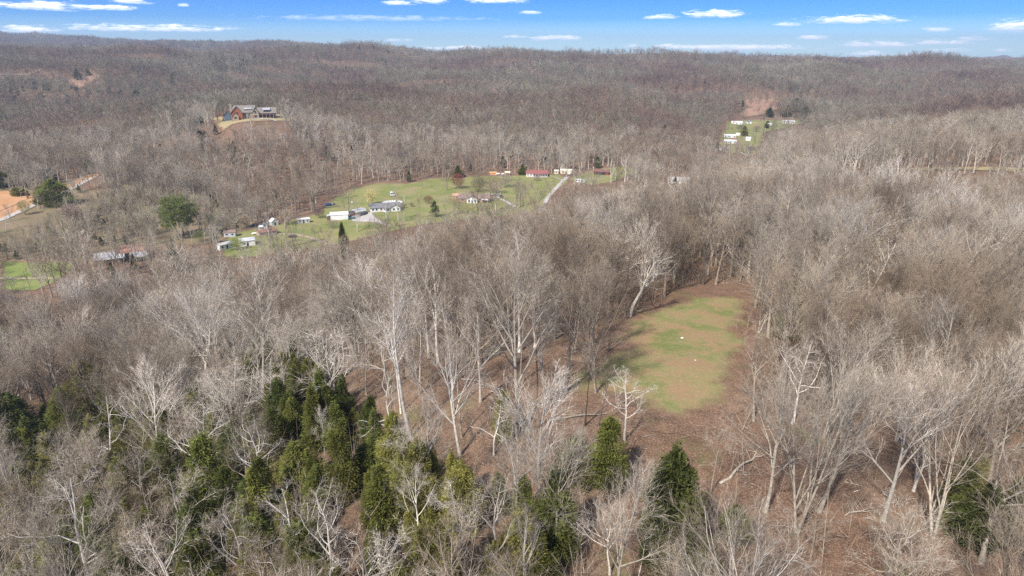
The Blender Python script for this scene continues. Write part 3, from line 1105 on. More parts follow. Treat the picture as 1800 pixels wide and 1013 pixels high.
for (px, pt, pb, w, lab) in [
    (312, 765, 880, 62, 'rounded dark green cedar in a gap, lower left'),
    (372, 772, 915, 78, 'tall mid green cedar right beside the rounded dark one'),
    (352, 860, 960, 50, 'narrow dark cedar column below the tall mid green one'),
    (482, 676, 745, 50, 'small dark green cedar at the left edge of the brown forest floor'),
    (530, 785, 870, 84, 'broad olive yellow cedar below the small dark one'),
    (565, 700, 780, 60, 'dark green cedar between bare trees left of the white snag'),
    (645, 786, 850, 66, 'dense dark green cedar below the brown forest floor'),
    (718, 788, 880, 72, 'yellow green cedar, bottom centre left'),
    (758, 775, 860, 38, 'dark narrow cedar tucked behind the yellow green one'),
    (560, 918, 985, 52, 'yellowish cedar top near the bottom edge left of centre'),
    (345, 990, 1040, 60, 'cedar top cut by the bottom edge at the left'),
    (1066, 740, 860, 66, 'bright dark green cedar at the near end of the clearing'),
    (1010, 770, 850, 70, 'thin olive cedar left of the bright one at the clearing'),
    (1168, 800, 1015, 100, 'largest green cedar, tall column bottom right of centre'),
    (1232, 950, 1060, 52, 'dark cedar in the bottom edge right of the largest one'),
    (940, 940, 1040, 70, 'green cedar at the bottom edge centre'),
    (885, 690, 780, 34, 'slender dark cedar wrapped by the twisted dead tree'),
    (1705, 872, 940, 74, 'dark cedar under the crooked white tree, lower right'),
    (1290, 890, 950, 50, 'thin faint cedar on the leaf litter below the clearing'),
    (605, 395, 455, 20, 'narrow dark cedar standing above the wood in front of the dirt track'),
    (835, 382, 420, 15, 'small pointed cedar in front of the brick house'),
    (160, 640, 720, 70, 'dark cedar on the left slope behind white limbs'),
    (12, 580, 650, 36, 'dark cedar at the left edge halfway up'),
    (30, 700, 800, 90, 'dense dark cedar at the left edge'),
    (125, 690, 780, 60, 'dark cedar right of the one at the left edge'),
]:
    cedar_px(px, pt, pb, w, lab)
    HERO_CEDARS.append((px, pt, pb, w))

for (px, pt, pb, w, lab, near) in [
    (137, 122, 141, 14, 'small round evergreen above the reddish soil bank', 900),
    (155, 121, 133, 8, 'tiny evergreen right of the one above the soil bank', 900),
    (241, 160, 186, 26, 'dark evergreen standing alone on the far left slope', 700),
    (503, 178, 202, 22, 'evergreen right beside the hilltop lodge', 560),
    (100, 318, 362, 52, 'broad dark evergreen clump between the two bends of the left road', 400),
    (75, 330, 358, 30, 'smaller evergreen left of the broad clump by the road', 400),
    (5, 303, 330, 26, 'evergreen at the left edge above the orange clay', 400),
    (163, 278, 298, 18, 'small evergreen at the foot of the left slope', 420),
    (385, 420, 400, 10, 'tiny evergreen', 300),
    (806, 292, 312, 18, 'dark evergreen at the forest edge above the red bush', 480),
    (917, 290, 308, 14, 'dark cedar beside the red roofed house', 480),
    (1348, 213, 226, 9, 'dark leaning evergreen in the middle of the far lawn', 700),
    (1308, 222, 240, 12, 'dark evergreen by the far white shed', 700),
    (1398, 174, 197, 30, 'dark evergreen clump right of the red hillside', 1000),
    (1382, 186, 205, 20, 'smaller evergreen left of the clump by the red hillside', 1000),
    (1352, 190, 206, 14, 'evergreen below the red hillside', 1000),
    (1415, 188, 206, 16, 'evergreen furthest right by the red hillside', 1000),
    (1378, 380, 398, 22, 'small bright evergreen alone in the right wood', 60),
    (197, 300, 330, 14, 'thin ivy dark evergreen above the left road', 420),
    (30, 330, 345, 20, 'low evergreen shrub behind the orange clay', 400),
    (92, 300, 318, 18, 'evergreen above the broad clump by the road', 420),
]:
    if pb > pt:
        cedar_px(px, pt, pb, w, lab, near)

# the big round pine, with its own shape
def pine():
    x, y, z = hit(318, 418, 250)
    o = thing('pine_tree', 'big rounded light green pine on its own above the small sheds', 'tree', (x, y, z))
    H, Wd = 25.0, 21.0
    rs = np.random.RandomState(44)
    np.random.seed(44)
    T = TreeMesh()
    L = TreeMesh()
    for sx in (-1.6, 1.6):
        pts, _ = chain(rs, np.array([sx, 0, -.5]), np.array([sx * .03, 0, 1.]), H * .85, 6, .05, .04)
        T.tube(pts, np.linspace(.5, .1, 7), 7)
        for k in range(14):
            p, d = at(pts, .35 + .045 * k)
            q, _ = chain(rs, p, unit(np.array([rs.normal(), rs.normal(), .35])), Wd * .4 * rs.uniform(.5, 1), 3, .12, .03)
            T.tube(q, [.13, .1, .07, .03], 4)
    cl = []
    for k in range(150):
        a, e = rs.rand() * 6.283, rs.uniform(-.9, 1)
        rr = rs.uniform(.45, 1.0)
        c = np.array([math.cos(a) * Wd * .5 * math.sqrt(max(.1, 1 - e * e)) * rr, math.sin(a) * Wd * .5 * math.sqrt(max(.1, 1 - e * e)) * rr, H * .56 + e * H * .42 * rr])
        cl.append((c, rs.uniform(1.2, 2.2)))
    vs = []
    for c, r in cl:
        for m in range(110):
            d = unit(rs.normal(size=3))
            p = c + d * r * np.array([1.15, 1.15, .7]) * rs.rand() ** .35
            out = unit(d + rs.normal(size=3) * .5 + np.array([0, 0, .4]))
            s = unit(np.cross(out, rs.normal(size=3)))
            w = rs.uniform(.12, .25)
            vs += [p - s * w, p + s * w, p + out * rs.uniform(.4, .8)]
    vs = np.array(vs)
    L.v.append(vs)
    L.t.append(np.arange(len(vs)).reshape(-1, 3))
    link('trunk', T.build('pine_trunk', M_BARKD), o)
    link('crown', L.build('pine_crown', M_PINE), o)


pine()


def budding(px, pb, hpx, wpx, matc, label, near, name='budding_tree'):
    """round little tree or shrub with coloured buds"""
    x, y, z = hit(px, pb, near)
    dist = math.hypot(y, CAMZ - z)
    H, Wd = hpx / FPX * dist, wpx / FPX * dist
    rs = np.random.RandomState(int(px))
    np.random.seed(int(px))
    T, L = TreeMesh(), TreeMesh()
    for s in range(4):
        pts, _ = chain(rs, np.array([rs.normal() * .1, rs.normal() * .1, -.2]), unit(np.array([rs.normal() * .3, rs.normal() * .3, 1.])), H * .75, 4, .1, .04)
        T.tube(pts, np.linspace(.12, .03, 5) * H / 8, 4)
    bp, bq, bw = [], [], []
    for k in range(1500):
        d = unit(rs.normal(size=3))
        rr = rs.rand() ** .45
        c = np.array([d[0] * Wd / 2 * rr, d[1] * Wd / 2 * rr, H * .58 + d[2] * H * .4 * rr])
        bp.append(c)
        bq.append(c + unit(d + rs.normal(size=3) * .5 + np.array([0, 0, .4])) * H * rs.uniform(.06, .14))
        bw.append(H * .016)
    L.blades(bp, bq, np.array(bw))
    o = thing(name, label, 'tree' if H > 4 else 'shrub', (x, y, z))
    link('trunk', T.build('budding_trunk', M_BARK), o)
    link('crown', L.build('budding_crown', matc), o)


M_GREYSHRUB = tree_mat('grey_shrub', [(0.20, 0.14, 0.12), (0.24, 0.18, 0.15)], 1, .03, .5, .2)
M_MIDGREEN = tree_mat('grey_green', [(0.13, 0.15, 0.08), (0.18, 0.19, 0.11)], 1, .03, .5, .2)
budding(653, 361, 28, 21, M_BUDS, 'small round yellow budding tree behind the white house', 350)
budding(805, 332, 26, 24, M_REDBUD, 'red budding tree at the lawn edge above the brick house', 400)
budding(753, 359, 15, 18, M_REDBUD, 'small dark red tree alone on the lawn', 350, 'small_tree')
budding(665, 371, 9, 14, M_GREYSHRUB, 'brown shrub in front of the left end of the white house', 330, 'shrub')
budding(694, 369, 10, 17, M_GREYSHRUB, 'brown shrub in front of the right end of the white house', 330, 'shrub')
budding(711, 366, 8, 9, M_CEDAR, 'dark shrub just right of the white house', 330, 'shrub')
budding(724, 364, 8, 8, M_GREYSHRUB, 'round brown shrub furthest right of the white house', 330, 'shrub')
budding(944, 319, 11, 16, M_GREYSHRUB, 'grey brown bush on the lawn in front of the red roofed house', 450, 'shrub')
for k_, (a, b, c, d, m_, lab) in enumerate([
    (842, 338, 26, 30, M_GREYSHRUB, 'grey brown bare tree just behind the brick house'), (868, 342, 30, 32, M_TWIG, 'tan bare tree behind the low carport'),
    (822, 376, 18, 34, M_BUDS, 'pale budding bushes in front of the brick house'), (856, 378, 18, 30, M_GREYSHRUB, 'grey bush in front of the brick house, right one'),
    (888, 330, 24, 26, M_TWIG, 'tan bare tree on the slope right of the brick house'), (782, 318, 12, 26, M_TWIG, 'straw coloured thicket at the back of the lawn'),
    (840, 314, 14, 40, M_TWIG, 'long low straw thicket along the forest edge above the brick house'), (1012, 345, 24, 40, M_TWIG, 'bare bush right of the gravel drive'),
    (585, 402, 16, 26, M_GREYSHRUB, 'bare bush in front of the white garage'), (430, 402, 26, 26, M_TWIG, 'bare tree behind the grey shed with the dark doorway'),
    (505, 396, 28, 26, M_TWIG, 'bare tree between the grey barn shaped shed and the long low shed'), (562, 384, 20, 20, M_GREYSHRUB, 'brown bush left of the white garage'),
    (1296, 262, 14, 16, M_GREYSHRUB, 'bare tree among the far white homes'), (1330, 232, 12, 14, M_GREYSHRUB, 'bare tree at the top of the far lawn'),
    (1302, 232, 13, 18, M_MIDGREEN, 'grey green tree behind the far white shed')]):
    budding(a, b, c, d, m_, lab, 560 if b < 300 else 300, 'small_tree' if c > 15 else 'shrub')
budding(352, 425, 20, 25, M_PINE, 'small round light green shrub right under the big pine', 300, 'shrub')
budding(418, 440, 24, 24, M_PINE, 'green tree between the two white mobile homes', 260, 'small_tree')
budding(130, 398, 40, 34, M_GREYSHRUB, 'grey thicket tree by the road verge', 330)
budding(45, 378, 26, 20, M_BUDS, 'yellow budding shrub beside the orange clay', 380, 'shrub')
budding(225, 345, 20, 24, M_BUDS, 'yellow green budding tree on the left valley side', 380)

# ------------------------------------------------------------------ the rest of the wood
N_BARE = 300


def frustum_points(y0, y1, dens, margin=0.06, seed=1, jit=1.0):
    """points on a jittered grid, dens = square metres per tree (may grow with distance)"""
    rs = np.random.RandomState(seed)
    out = []
    st = math.sqrt(dens)
    Y = np.arange(y0, y1, st)
    for y in Y:
        hw = y * (0.80 + margin) + 8
        x = np.arange(-hw, hw, st) + rs.rand() * st
        out.append(np.stack([x + rs.uniform(-.5, .5, len(x)) * st * jit, y + rs.uniform(-.5, .5, len(x)) * st * jit], 1))
    return np.vstack(out)


VALLEY = [(P_LAWN, 240, 640, .02), (P_EAST, 400, 680, .02), (P_FIELD, 160, 330, .06), (P_HAMLET, 600, 1200, .05), (P_YARD, 540, 720, .06), (P_ORANGE, 380, 540, .06),
          (P_RED, 1050, 1400, .30), (P_BANK, 900, 1500, .40), (P_STRIP, 250, 420, .1)]
KEEP_ROADS = [([(0, 394), (80, 362), (172, 322), (170, 300), (80, 338), (0, 372)], 380, 620), ([(560, 400), (600, 385), (600, 366), (560, 366)], 240, 450),
              ([(160, 462), (262, 448), (262, 430), (160, 440)], 250, 420), ([(1168, 325), (1215, 325), (1215, 306), (1168, 306)], 300, 660),
              ([(384, 242), (400, 242), (400, 225), (384, 225)], 500, 700), ([(384, 208), (486, 212), (486, 180), (384, 180)], 540, 720),
              ([(384, 442), (452, 442), (452, 418), (384, 420)], 240, 380),
              ([(284, 345), (352, 345), (350, 412), (284, 412)], 200, 395)]


CEDAR_VIEW = [[(a - w * .5, pt), (a + w * .5, pt), (a + w * .5, pt + (pb - pt) * .7), (a - w * .5, pt + (pb - pt) * .7)] for a, pt, pb, w in HERO_CEDARS]
FLOOR_VIEW = [[(1115, 700), (1280, 700), (1275, 760), (1220, 800), (1130, 780)], [(620, 640), (700, 570), (860, 560), (1085, 600), (1110, 740), (900, 740), (740, 780), (640, 770)],
              [(1215, 740), (1300, 720), (1560, 790), (1560, 960), (1300, 980), (1200, 900)]]


HERO_VIEW = [[(a - (b - c) * .30, c), (a + (b - c) * .30, c), (a + (b - c) * .30, b - (b - c) * .3), (a - (b - c) * .30, b - (b - c) * .3)] for a, b, c, *_ in HEROES if b > 560]


def filter_open(P, H, crown=.28, passp=.0, seed=3):
    """drop trees that would stand on open ground, or whose crown would hide what the photo shows open"""
    rs = np.random.RandomState(seed)
    x, y = P[:, 0], P[:, 1]
    z = height(x, y)
    bx, by, _ = project(x, y, z)
    tx, ty, d = project(x, y, z + H)
    mx, my, _ = project(x, y, z + H * .72)
    w = FPX * H * crown / d
    keep = np.ones(len(P), bool)
    for poly, y0, y1, pp in VALLEY + [(*k, 0.0) for k in KEEP_ROADS]:
        on = inpoly(bx, by, poly) & (y > y0) & (y < y1)
        hide = (y < y1)
        cov = inpoly(tx, ty, poly) | inpoly(mx - w * .8, my, poly) | inpoly(mx + w * .8, my, poly) | inpoly(tx, (ty + my) / 2, poly)
        keep &= ~((on & (rs.rand(len(P)) > pp * .8)) | (hide & cov & (rs.rand(len(P)) > passp + pp)))
    near = y < 190
    on = inpoly(bx, by, P_CLEAR_TREES) & near
    cov = (inpoly(tx, ty, P_CLEAR) | inpoly(mx - w * .6, my, P_CLEAR) | inpoly(mx + w * .6, my, P_CLEAR)) & near & (rs.rand(len(P)) > .04)
    keep &= ~(on | cov)
    for poly, pp in [(c, .06 if c[1][0] - c[0][0] > 90 else .36) for c in CEDAR_VIEW] + [(c, .88) for c in FLOOR_VIEW[1:]] + [(FLOOR_VIEW[0], .15)] + [(c, .58) for c in HERO_VIEW]:
        cov = (inpoly(tx, ty, poly) | inpoly(mx - w * .5, my, poly) | inpoly(mx + w * .5, my, poly) | inpoly(mx, my, poly)) & near & (by > max(q[1] for q in poly) - 25)
        keep &= ~(cov & (rs.rand(len(P)) > pp))
    return keep, z, bx, by, tx, ty


ANCHORS = [(385, 600, 'tall pale fan tree'), (592, 650, 'leaning old white tree'), (700, 715, 'low bone white snag'), (722, 560, 'tallest tree left of centre'),
           (918, 600, 'large central spreading tree'), (1030, 670, 'dark forked tree'), (1098, 700, 'white clearing corner tree'), (905, 840, 'large bottom centre tree'),
           (312, 820, 'rounded dark green cedar'), (372, 850, 'tall mid green cedar'), (530, 830, 'broad olive yellow cedar'), (718, 835, 'yellow green cedar'),
           (645, 815, 'dense dark cedar'), (1066, 800, 'bright clearing end cedar'), (1168, 905, 'largest green cedar'), (1200, 610, 'grassy clearing'),
           (1552, 790, 'straight pale fan tree'), (1668, 750, 'very broad grey tree'), (1725, 860, 'crooked bottom right tree'), (1400, 780, 'big grey tree clump'),
           (205, 770, 'bent white tree'), (95, 895, 'wide bottom left tree'), (275, 920, 'round headed grey tree'), (60, 460, 'lone field tree'),
           (350, 715, 'wide white twisted tree'), (1358, 935, 'many limbed white tree'), (822, 930, 'crooked bottom edge tree'), (1378, 390, 'small bright evergreen')]
USED = set()


def where_is(u, v):
    best = sorted(ANCHORS, key=lambda a: (a[0] - u) ** 2 + ((a[1] - v) * 1.4) ** 2)
    for ax, ay, nm in best[:3]:
        dx, dy = u - ax, v - ay
        d = math.hypot(dx, dy * 1.4)
        ang = math.degrees(math.atan2(-dy * 1.4, dx)) % 360
        dr = ['right of', 'behind and right of', 'behind', 'behind and left of', 'left of', 'in front and left of', 'in front of', 'in front and right of'][int((ang + 22.5) // 45) % 8]
        yield ('close ' if d < 70 else ('' if d < 150 else 'far ')) + dr + ' the ' + nm


def one_label(look, u, v):
    opts = [look + ' ' + w for w in where_is(u, v)]
    b2 = sorted(ANCHORS, key=lambda a: (a[0] - u) ** 2 + ((a[1] - v) * 1.4) ** 2)[:4]
    for a_ in range(4):
        for b_ in range(a_ + 1, 4):
            opts.append(look.replace(' leafless', '') + ' between ' + b2[a_][2] + ' and ' + b2[b_][2])
    opts = [o for o in opts if len(o.split()) <= 16]
    for o in opts:
        if o not in USED:
            USED.add(o)
            return o
    return opts[0]


rs = np.random.RandomState(11)
P = frustum_points(34, 190, 33.0, seed=21)
Hn = np.clip(rs.normal(18, 2.6, len(P)), 12, 24)
Hn *= np.interp(P[:, 1], [40, 75, 110], [.80, .88, 1.0])
keep, z, bx, by, tx, ty = filter_open(P, Hn, .24)
# the sparse stretch of brown forest floor, and the gap in the lower right
sparse = (inpoly(bx, by, [(620, 600), (860, 560), (1080, 600), (1110, 760), (900, 760), (640, 800), (560, 740)]) & (rs.rand(len(P)) < .08)) | \
         (inpoly(bx, by, [(1210, 740), (1300, 740), (1560, 800), (1560, 960), (1300, 980), (1200, 900)]) & (rs.rand(len(P)) < .35))
onscreen = (bx > -120) & (bx < 1920) & (ty < 1040)
keep &= ~sparse
hp = np.array(placed)
for i in range(len(P)):
    if keep[i]:
        dd = np.hypot(hp[:, 0] - P[i, 0], hp[:, 1] - P[i, 1])
        if (dd < 4.2).any():
            keep[i] = False
sel = np.nonzero(keep & onscreen)[0]
sel = sel[np.argsort(P[sel, 1])]
n_fill = N_BARE - N_IND[0]
fill, rest = sel[:n_fill], sel[n_fill:]
off = np.nonzero(keep & ~onscreen)[0]
GROUPS = {}
for i in fill:
    x, y = P[i]
    u, v = bx[i], by[i]
    q = random.random()
    if u < 700 and v > 620:
        st = random.choice(['oak', 'oak', 'snag', 'fan', 'tall', 'oak'])
        tone = 'white' if q < .55 else 'pale'
        where = 'in the cedar wood at the lower left' if v > 800 else 'on the left slope above the cedars'
    elif 600 < u < 1120 and v < 800:
        st = random.choice(['slender', 'slender', 'tall', 'tall', 'fan', 'oak', 'vase'])
        tone = 'dark' if q < .22 else ('white' if q < .5 else 'pale')
        where = 'on the brown forest floor left of the clearing'
    elif u >= 1120 and v > 700:
        st = random.choice(['fan', 'fan', 'vase', 'tall', 'oak'])
        tone = 'white' if q < .3 else 'pale'
        where = 'in the open wood at the lower right'
    elif u >= 1120:
        st = random.choice(['fan', 'fan', 'vase', 'tall'])
        tone = 'pale'
        where = 'in the dense grey wood right of the clearing' if u > 1290 else 'behind the far end of the clearing'
    elif u < 640:
        st = random.choice(['fan', 'tall', 'vase'])
        tone = 'white' if q < .5 else 'pale'
        where = 'on the left slope below the valley'
    else:
        st = random.choice(['oak', 'tall', 'fan'])
        tone = 'white' if q < .5 else 'pale'
        where = 'near the bottom edge of the picture centre'
    Hh = Hn[i]
    if st == 'snag':
        Hh *= .75
    if tone == 'dark' and st not in ('slender', 'tall'):
        tone = 'pale'
    tw = {'white': 'whitish', 'pale': 'grey', 'dark': 'dark barked'}[tone]
    sw = {'oak': 'crooked spreading', 'snag': 'short bent', 'fan': 'fan shaped', 'tall': 'tall', 'vase': 'many stemmed', 'slender': 'thin straight'}[st]
    label = one_label(f"{'big ' if Hh > 20 else ('small ' if Hh < 15.5 else '')}{tw.replace(' barked', '')} {sw} leafless tree", u, (v + ty[i]) / 2)
    bare_tree(x, y, z[i], Hh, st, tone, label, 'leafless trees ' + where)


def gn_scatter(name, P, z, H, H0, picks, protos, label, category=None):
    """ONE object: a mesh of points on which geometry nodes set light trees"""
    n = len(P)
    me = bpy.data.meshes.new(name)
    me.vertices.add(n)
    me.vertices.foreach_set('co', np.stack([P[:, 0], P[:, 1], z], 1).astype(np.float32).ravel())
    rs = np.random.RandomState(9)
    a = me.attributes.new('pick', 'INT', 'POINT')
    a.data.foreach_set('value', picks.astype(np.int32))
    a = me.attributes.new('spin', 'FLOAT', 'POINT')
    a.data.foreach_set('value', (rs.rand(n) * 6.283).astype(np.float32))
    a = me.attributes.new('size', 'FLOAT_VECTOR', 'POINT')
    s = H / H0
    a.data.foreach_set('vector', np.stack([s * rs.uniform(.85, 1.2, n), s * rs.uniform(.85, 1.2, n), s], 1).astype(np.float32).ravel())
    o = link(name, me)
    setp(o, label, category, None, 'stuff')
    col = bpy.data.collections.new(name + '_kinds')
    for i, pm in enumerate(protos):
        po = bpy.data.objects.new('%s_%02d' % (name + '_kind', i), pm)
        col.objects.link(po)
    ng = bpy.data.node_groups.new(name, 'GeometryNodeTree')
    ng.interface.new_socket('Geometry', in_out='INPUT', socket_type='NodeSocketGeometry')
    ng.interface.new_socket('Geometry', in_out='OUTPUT', socket_type='NodeSocketGeometry')
    N, L = ng.nodes, ng.links
    gi, go = N.new('NodeGroupInput'), N.new('NodeGroupOutput')
    iop = N.new('GeometryNodeInstanceOnPoints')
    ci = N.new('GeometryNodeCollectionInfo')
    ci.inputs['Collection'].default_value = col
    ci.inputs['Separate Children'].default_value = True
    ci.inputs['Reset Children'].default_value = True

    def attr(nm, typ):
        q = N.new('GeometryNodeInputNamedAttribute')
        q.data_type = typ
        q.inputs['Name'].default_value = nm
        return q.outputs['Attribute']
    cx = N.new('ShaderNodeCombineXYZ')
    L.new(attr('spin', 'FLOAT'), cx.inputs[2])
    L.new(gi.outputs[0], iop.inputs['Points'])
    L.new(ci.outputs[0], iop.inputs['Instance'])
    iop.inputs['Pick Instance'].default_value = True
    L.new(attr('pick', 'INT'), iop.inputs['Instance Index'])
    L.new(cx.outputs[0], iop.inputs['Rotation'])
    L.new(attr('size', 'FLOAT_VECTOR'), iop.inputs['Scale'])
    L.new(iop.outputs[0], go.inputs[0])
    md = o.modifiers.new('scatter', 'NODES')
    md.node_group = ng
    return o


def joined(trunk, crown, name, m1, m2):
    T = TreeMesh()
    T.v = trunk.v + crown.v
    T.t = trunk.t + [t + trunk.n for t in crown.t]
    me = T.build(name, [m1, m2])
    nt = sum(len(t) for t in trunk.t) + crown.nb
    mi = np.ones(len(me.polygons), np.int32)
    mi[:nt] = 0
    me.polygons.foreach_set('material_index', mi)
    return me


# middle distance: full trees of lighter build
STYLES_MID = {}
for k_, v_ in list(STYLES.items()):
    STYLES[k_ + '_mid'] = dict(v_, n1=max(6, int(v_['n1'] * .75)), n2=6, n3=4, n4=3, r=v_['r'] * 1.45)
    STYLES[k_ + '_bold'] = dict(v_, r=v_['r'] * 1.35, n4=v_['n4'] - 1)
for k_ in ('fan', 'tall', 'vase', 'oak'):
    STYLES[k_] = dict(STYLES[k_], n4=STYLES[k_]['n4'] - 1)
M_MIDBARK = tree_mat('mid_bark', [(0.26, 0.215, 0.165), (0.36, 0.315, 0.255), (0.48, 0.435, 0.37)], 2.0, 0.01, 0.9, 0.3)
M_MIDTWIG = tree_mat('mid_twig', [(0.25, 0.17, 0.115), (0.32, 0.235, 0.165), (0.27, 0.235, 0.165), (0.37, 0.30, 0.225)], 1.0, 0.010, 0.8, 0.2)
mid_protos = []
for i, (st, Hh) in enumerate([('fan_mid', 18), ('fan_mid', 18), ('vase_mid', 18), ('tall_mid', 18), ('tall_mid', 18), ('oak_mid', 18), ('fan_mid', 18), ('slender_mid', 18)]):
    T_, C_ = grow_tree(500 + i, st, Hh, False)
    mid_protos.append(joined(T_, C_, 'mid_tree', M_MIDBARK, M_MIDTWIG))
# nearer but past the 300: the detailed ones, joined
near_protos = [joined(*grow_tree(540 + i, st + '_bold', 18), 'near_tree', mb, M_TWIG) for i, (st, mb) in enumerate([('fan', M_BARK), ('tall', M_BARK), ('vase', M_BARKW), ('fan', M_BARK), ('oak', M_BARKW), ('fan', M_BARK), ('tall', M_BARKD)])]

idx = np.concatenate([rest, off])
Pn, zn, Hn2 = P[idx], z[idx], Hn[idx]
P2 = frustum_points(190, 250, 40.0, seed=31)
H2 = np.clip(rs.normal(17, 2.6, len(P2)), 11, 22)
k2, z2, *_ = filter_open(P2, H2, .25, .03)
Pn = np.vstack([Pn, P2[k2]])
zn = np.concatenate([zn, z2[k2]])
Hn2 = np.concatenate([Hn2, H2[k2]])
gn_scatter('hill_wood', Pn, zn, Hn2, 18.0, rs.randint(0, len(near_protos), len(Pn)), near_protos,
           'dense leafless grey brown wood covering the near hill beyond the clearing')
print('near stuff', len(Pn), 'individual', N_IND[0], 'candidates', len(sel))


def visible(P, top, margin=4.0):
    """drop trees wholly hidden behind nearer ground"""
    x, y = P[:, 0], P[:, 1]
    r = x / y
    rb = np.linspace(-.95, .95, 191)
    Yb = np.exp(np.linspace(math.log(40), math.log(6000), 300))
    RR, YY = np.meshgrid(rb, Yb, indexing='ij')
    hh = height((RR * YY).ravel(), YY.ravel()).reshape(RR.shape)
    ang = (hh + margin - CAMZ) / YY
    mx = np.maximum.accumulate(ang, 1)
    i = np.clip(np.round((r + .95) / .01).astype(int), 0, 190)
    j = np.clip(np.searchsorted(Yb, y) - 2, 0, 299)
    return (top - CAMZ) / y > mx[i, j] - 12.0 / y


P3 = frustum_points(250, 720, 44.0, seed=41)
H3 = np.clip(rs.normal(17, 2.8, len(P3)), 9, 23)
H3 *= np.where((P3[:, 1] > 265) & (P3[:, 1] < 346) & (P3[:, 0] / P3[:, 1] > .47), .42, 1.0)
H3 *= .75 + .45 * vnoise(P3[:, 0] / 45 + 5, P3[:, 1] / 45 + 7)
k3, z3, bx3, by3, *_ = filter_open(P3, H3, .26, .16)
k3 &= visible(P3, z3 + H3)
P3b = frustum_points(230, 560, 17.0, seed=43)
P3b = P3b[P3b[:, 0] < -60]
zb_ = height(P3b[:, 0], P3b[:, 1])
ux_, uy_, _ = project(P3b[:, 0], P3b[:, 1], zb_)
P3b = P3b[inpoly(ux_, uy_, [(-80, 310), (180, 330), (380, 345), (470, 400), (400, 430), (250, 440), (130, 462), (-80, 480)])]
H3b = rs.uniform(7, 18, len(P3b))
kb_, zb_, *_ = filter_open(P3b, H3b, .26, .04)
P3, z3, H3, k3 = np.vstack([P3, P3b]), np.concatenate([z3, zb_]), np.concatenate([H3, H3b]), np.concatenate([k3, kb_])
P3, z3, H3 = P3[k3], z3[k3], H3[k3]
M_MIDEV = tree_mat('mid_evergreen', [(0.05, 0.075, 0.03), (0.10, 0.12, 0.05)], 1, .02, .8, .3)
mid_ev = [cedar_crown(730 + i, 18.0, 9.5, 2600, .6, .6).build('mid_evergreen', m_) for i, m_ in enumerate([M_MIDEV, M_MIDEV])]
mid_ev.append(joined(*grow_tree(735, 'fan_mid', 18, False), 'budding_wood', M_MIDBARK, tree_mat('green_haze', [(0.30, 0.30, 0.13), (0.36, 0.33, 0.17)], 1, .02, .8, .3)))
qx, qy, _ = project(P3[:, 0], P3[:, 1], z3 + 8)
pick3 = rs.randint(0, len(mid_protos), len(P3))
u_ = rs.rand(len(P3))
zone = inpoly(qx, qy, [(-80, 300), (180, 320), (380, 340), (470, 400), (380, 440), (-80, 480)])
darkz = inpoly(qx, qy, [(200, 215), (400, 190), (420, 260), (250, 290)])
evn = vnoise(P3[:, 0] / 40 + 9, P3[:, 1] / 40 + 2)
e_ = (zone & (u_ < .11)) | (darkz & (u_ < .16)) | (~zone & (u_ < np.where(evn > .8, .10, .012)))
b_ = (zone & (u_ > .82)) | (u_ > .985)
pick3[e_] = len(mid_protos) + rs.randint(0, 2, e_.sum())
pick3[b_] = len(mid_protos) + 2
H3[e_] *= .55
H3[zone] *= .62
gn_scatter('valley_wood', P3, z3, H3, 18.0, pick3, mid_protos + mid_ev,
           'leafless brown wood on both sides of the valley')

far_protos = [far_tree(700 + i, 18.0, sp).build('far_tree', M_WOODF) for i, sp in enumerate([.9, 1.0, 1.1, .8, 1.0, 1.2])]
M_FAREV = tree_mat('far_evergreen', [(0.035, 0.06, 0.025), (0.06, 0.085, 0.03)], 1, .02, .8, .3)
far_ev = [cedar_crown(740 + i, 18.0, 8.5, 420, 1.1, .3).build('far_evergreen', M_FAREV) for i in range(2)]
chunks = []
for (a, b, dn, sd) in [(720, 1100, 58, 51), (1100, 1700, 60, 52), (1700, 2500, 82, 53), (2500, 3500, 170, 54)]:
    q = frustum_points(a, b, dn, seed=sd)
    h = np.clip(rs.normal(18, 3.0 if a < 1700 else 4.5, len(q)), 9, 31) * (1.0 if a < 1100 else 1.08)
    h *= .80 + .42 * vnoise(q[:, 0] / 70 + 5, q[:, 1] / 110 + 7) 
    k, zz, *_ = filter_open(q, h, .26, .12)
    k &= visible(q, zz + h, 2.0)
    chunks.append((q[k], zz[k], h[k]))
P4 = np.vstack([c[0] for c in chunks])
z4 = np.concatenate([c[1] for c in chunks])
H4 = np.concatenate([c[2] for c in chunks])
evm = vnoise(P4[:, 0] / 90 + 3, P4[:, 1] / 90 + 8)
pick4 = rs.randint(0, len(far_protos), len(P4))
ev = (rs.rand(len(P4)) < np.where(evm > .78, .10, .008))
pick4[ev] = len(far_protos) + rs.randint(0, 2, ev.sum())
H4[ev] *= .62
gn_scatter('ridge_wood', P4, z4, H4, 18.0, pick4, far_protos + far_ev, 'far leafless wood covering the ridges up to the skyline')

P5 = frustum_points(3500, 5200, 420, seed=61)
P5 = P5[(P5[:, 0] / P5[:, 1] < -.2)]
z5 = height(P5[:, 0], P5[:, 1])
H5 = rs.uniform(15, 26, len(P5))
k5 = visible(P5, z5 + H5, 2.0)
wide = [far_tree(760 + i, 18.0, 2.3, 9, 16, .45).build('distant_tree', M_WOODF) for i in range(3)]
gn_scatter('distant_wood', P5[k5], z5[k5], H5[k5], 18.0, rs.randint(0, 3, k5.sum()), wide, 'bluish wooded hills on the far left horizon')
print('mid', len(P3), 'far', len(P4), 'distant', k5.sum())

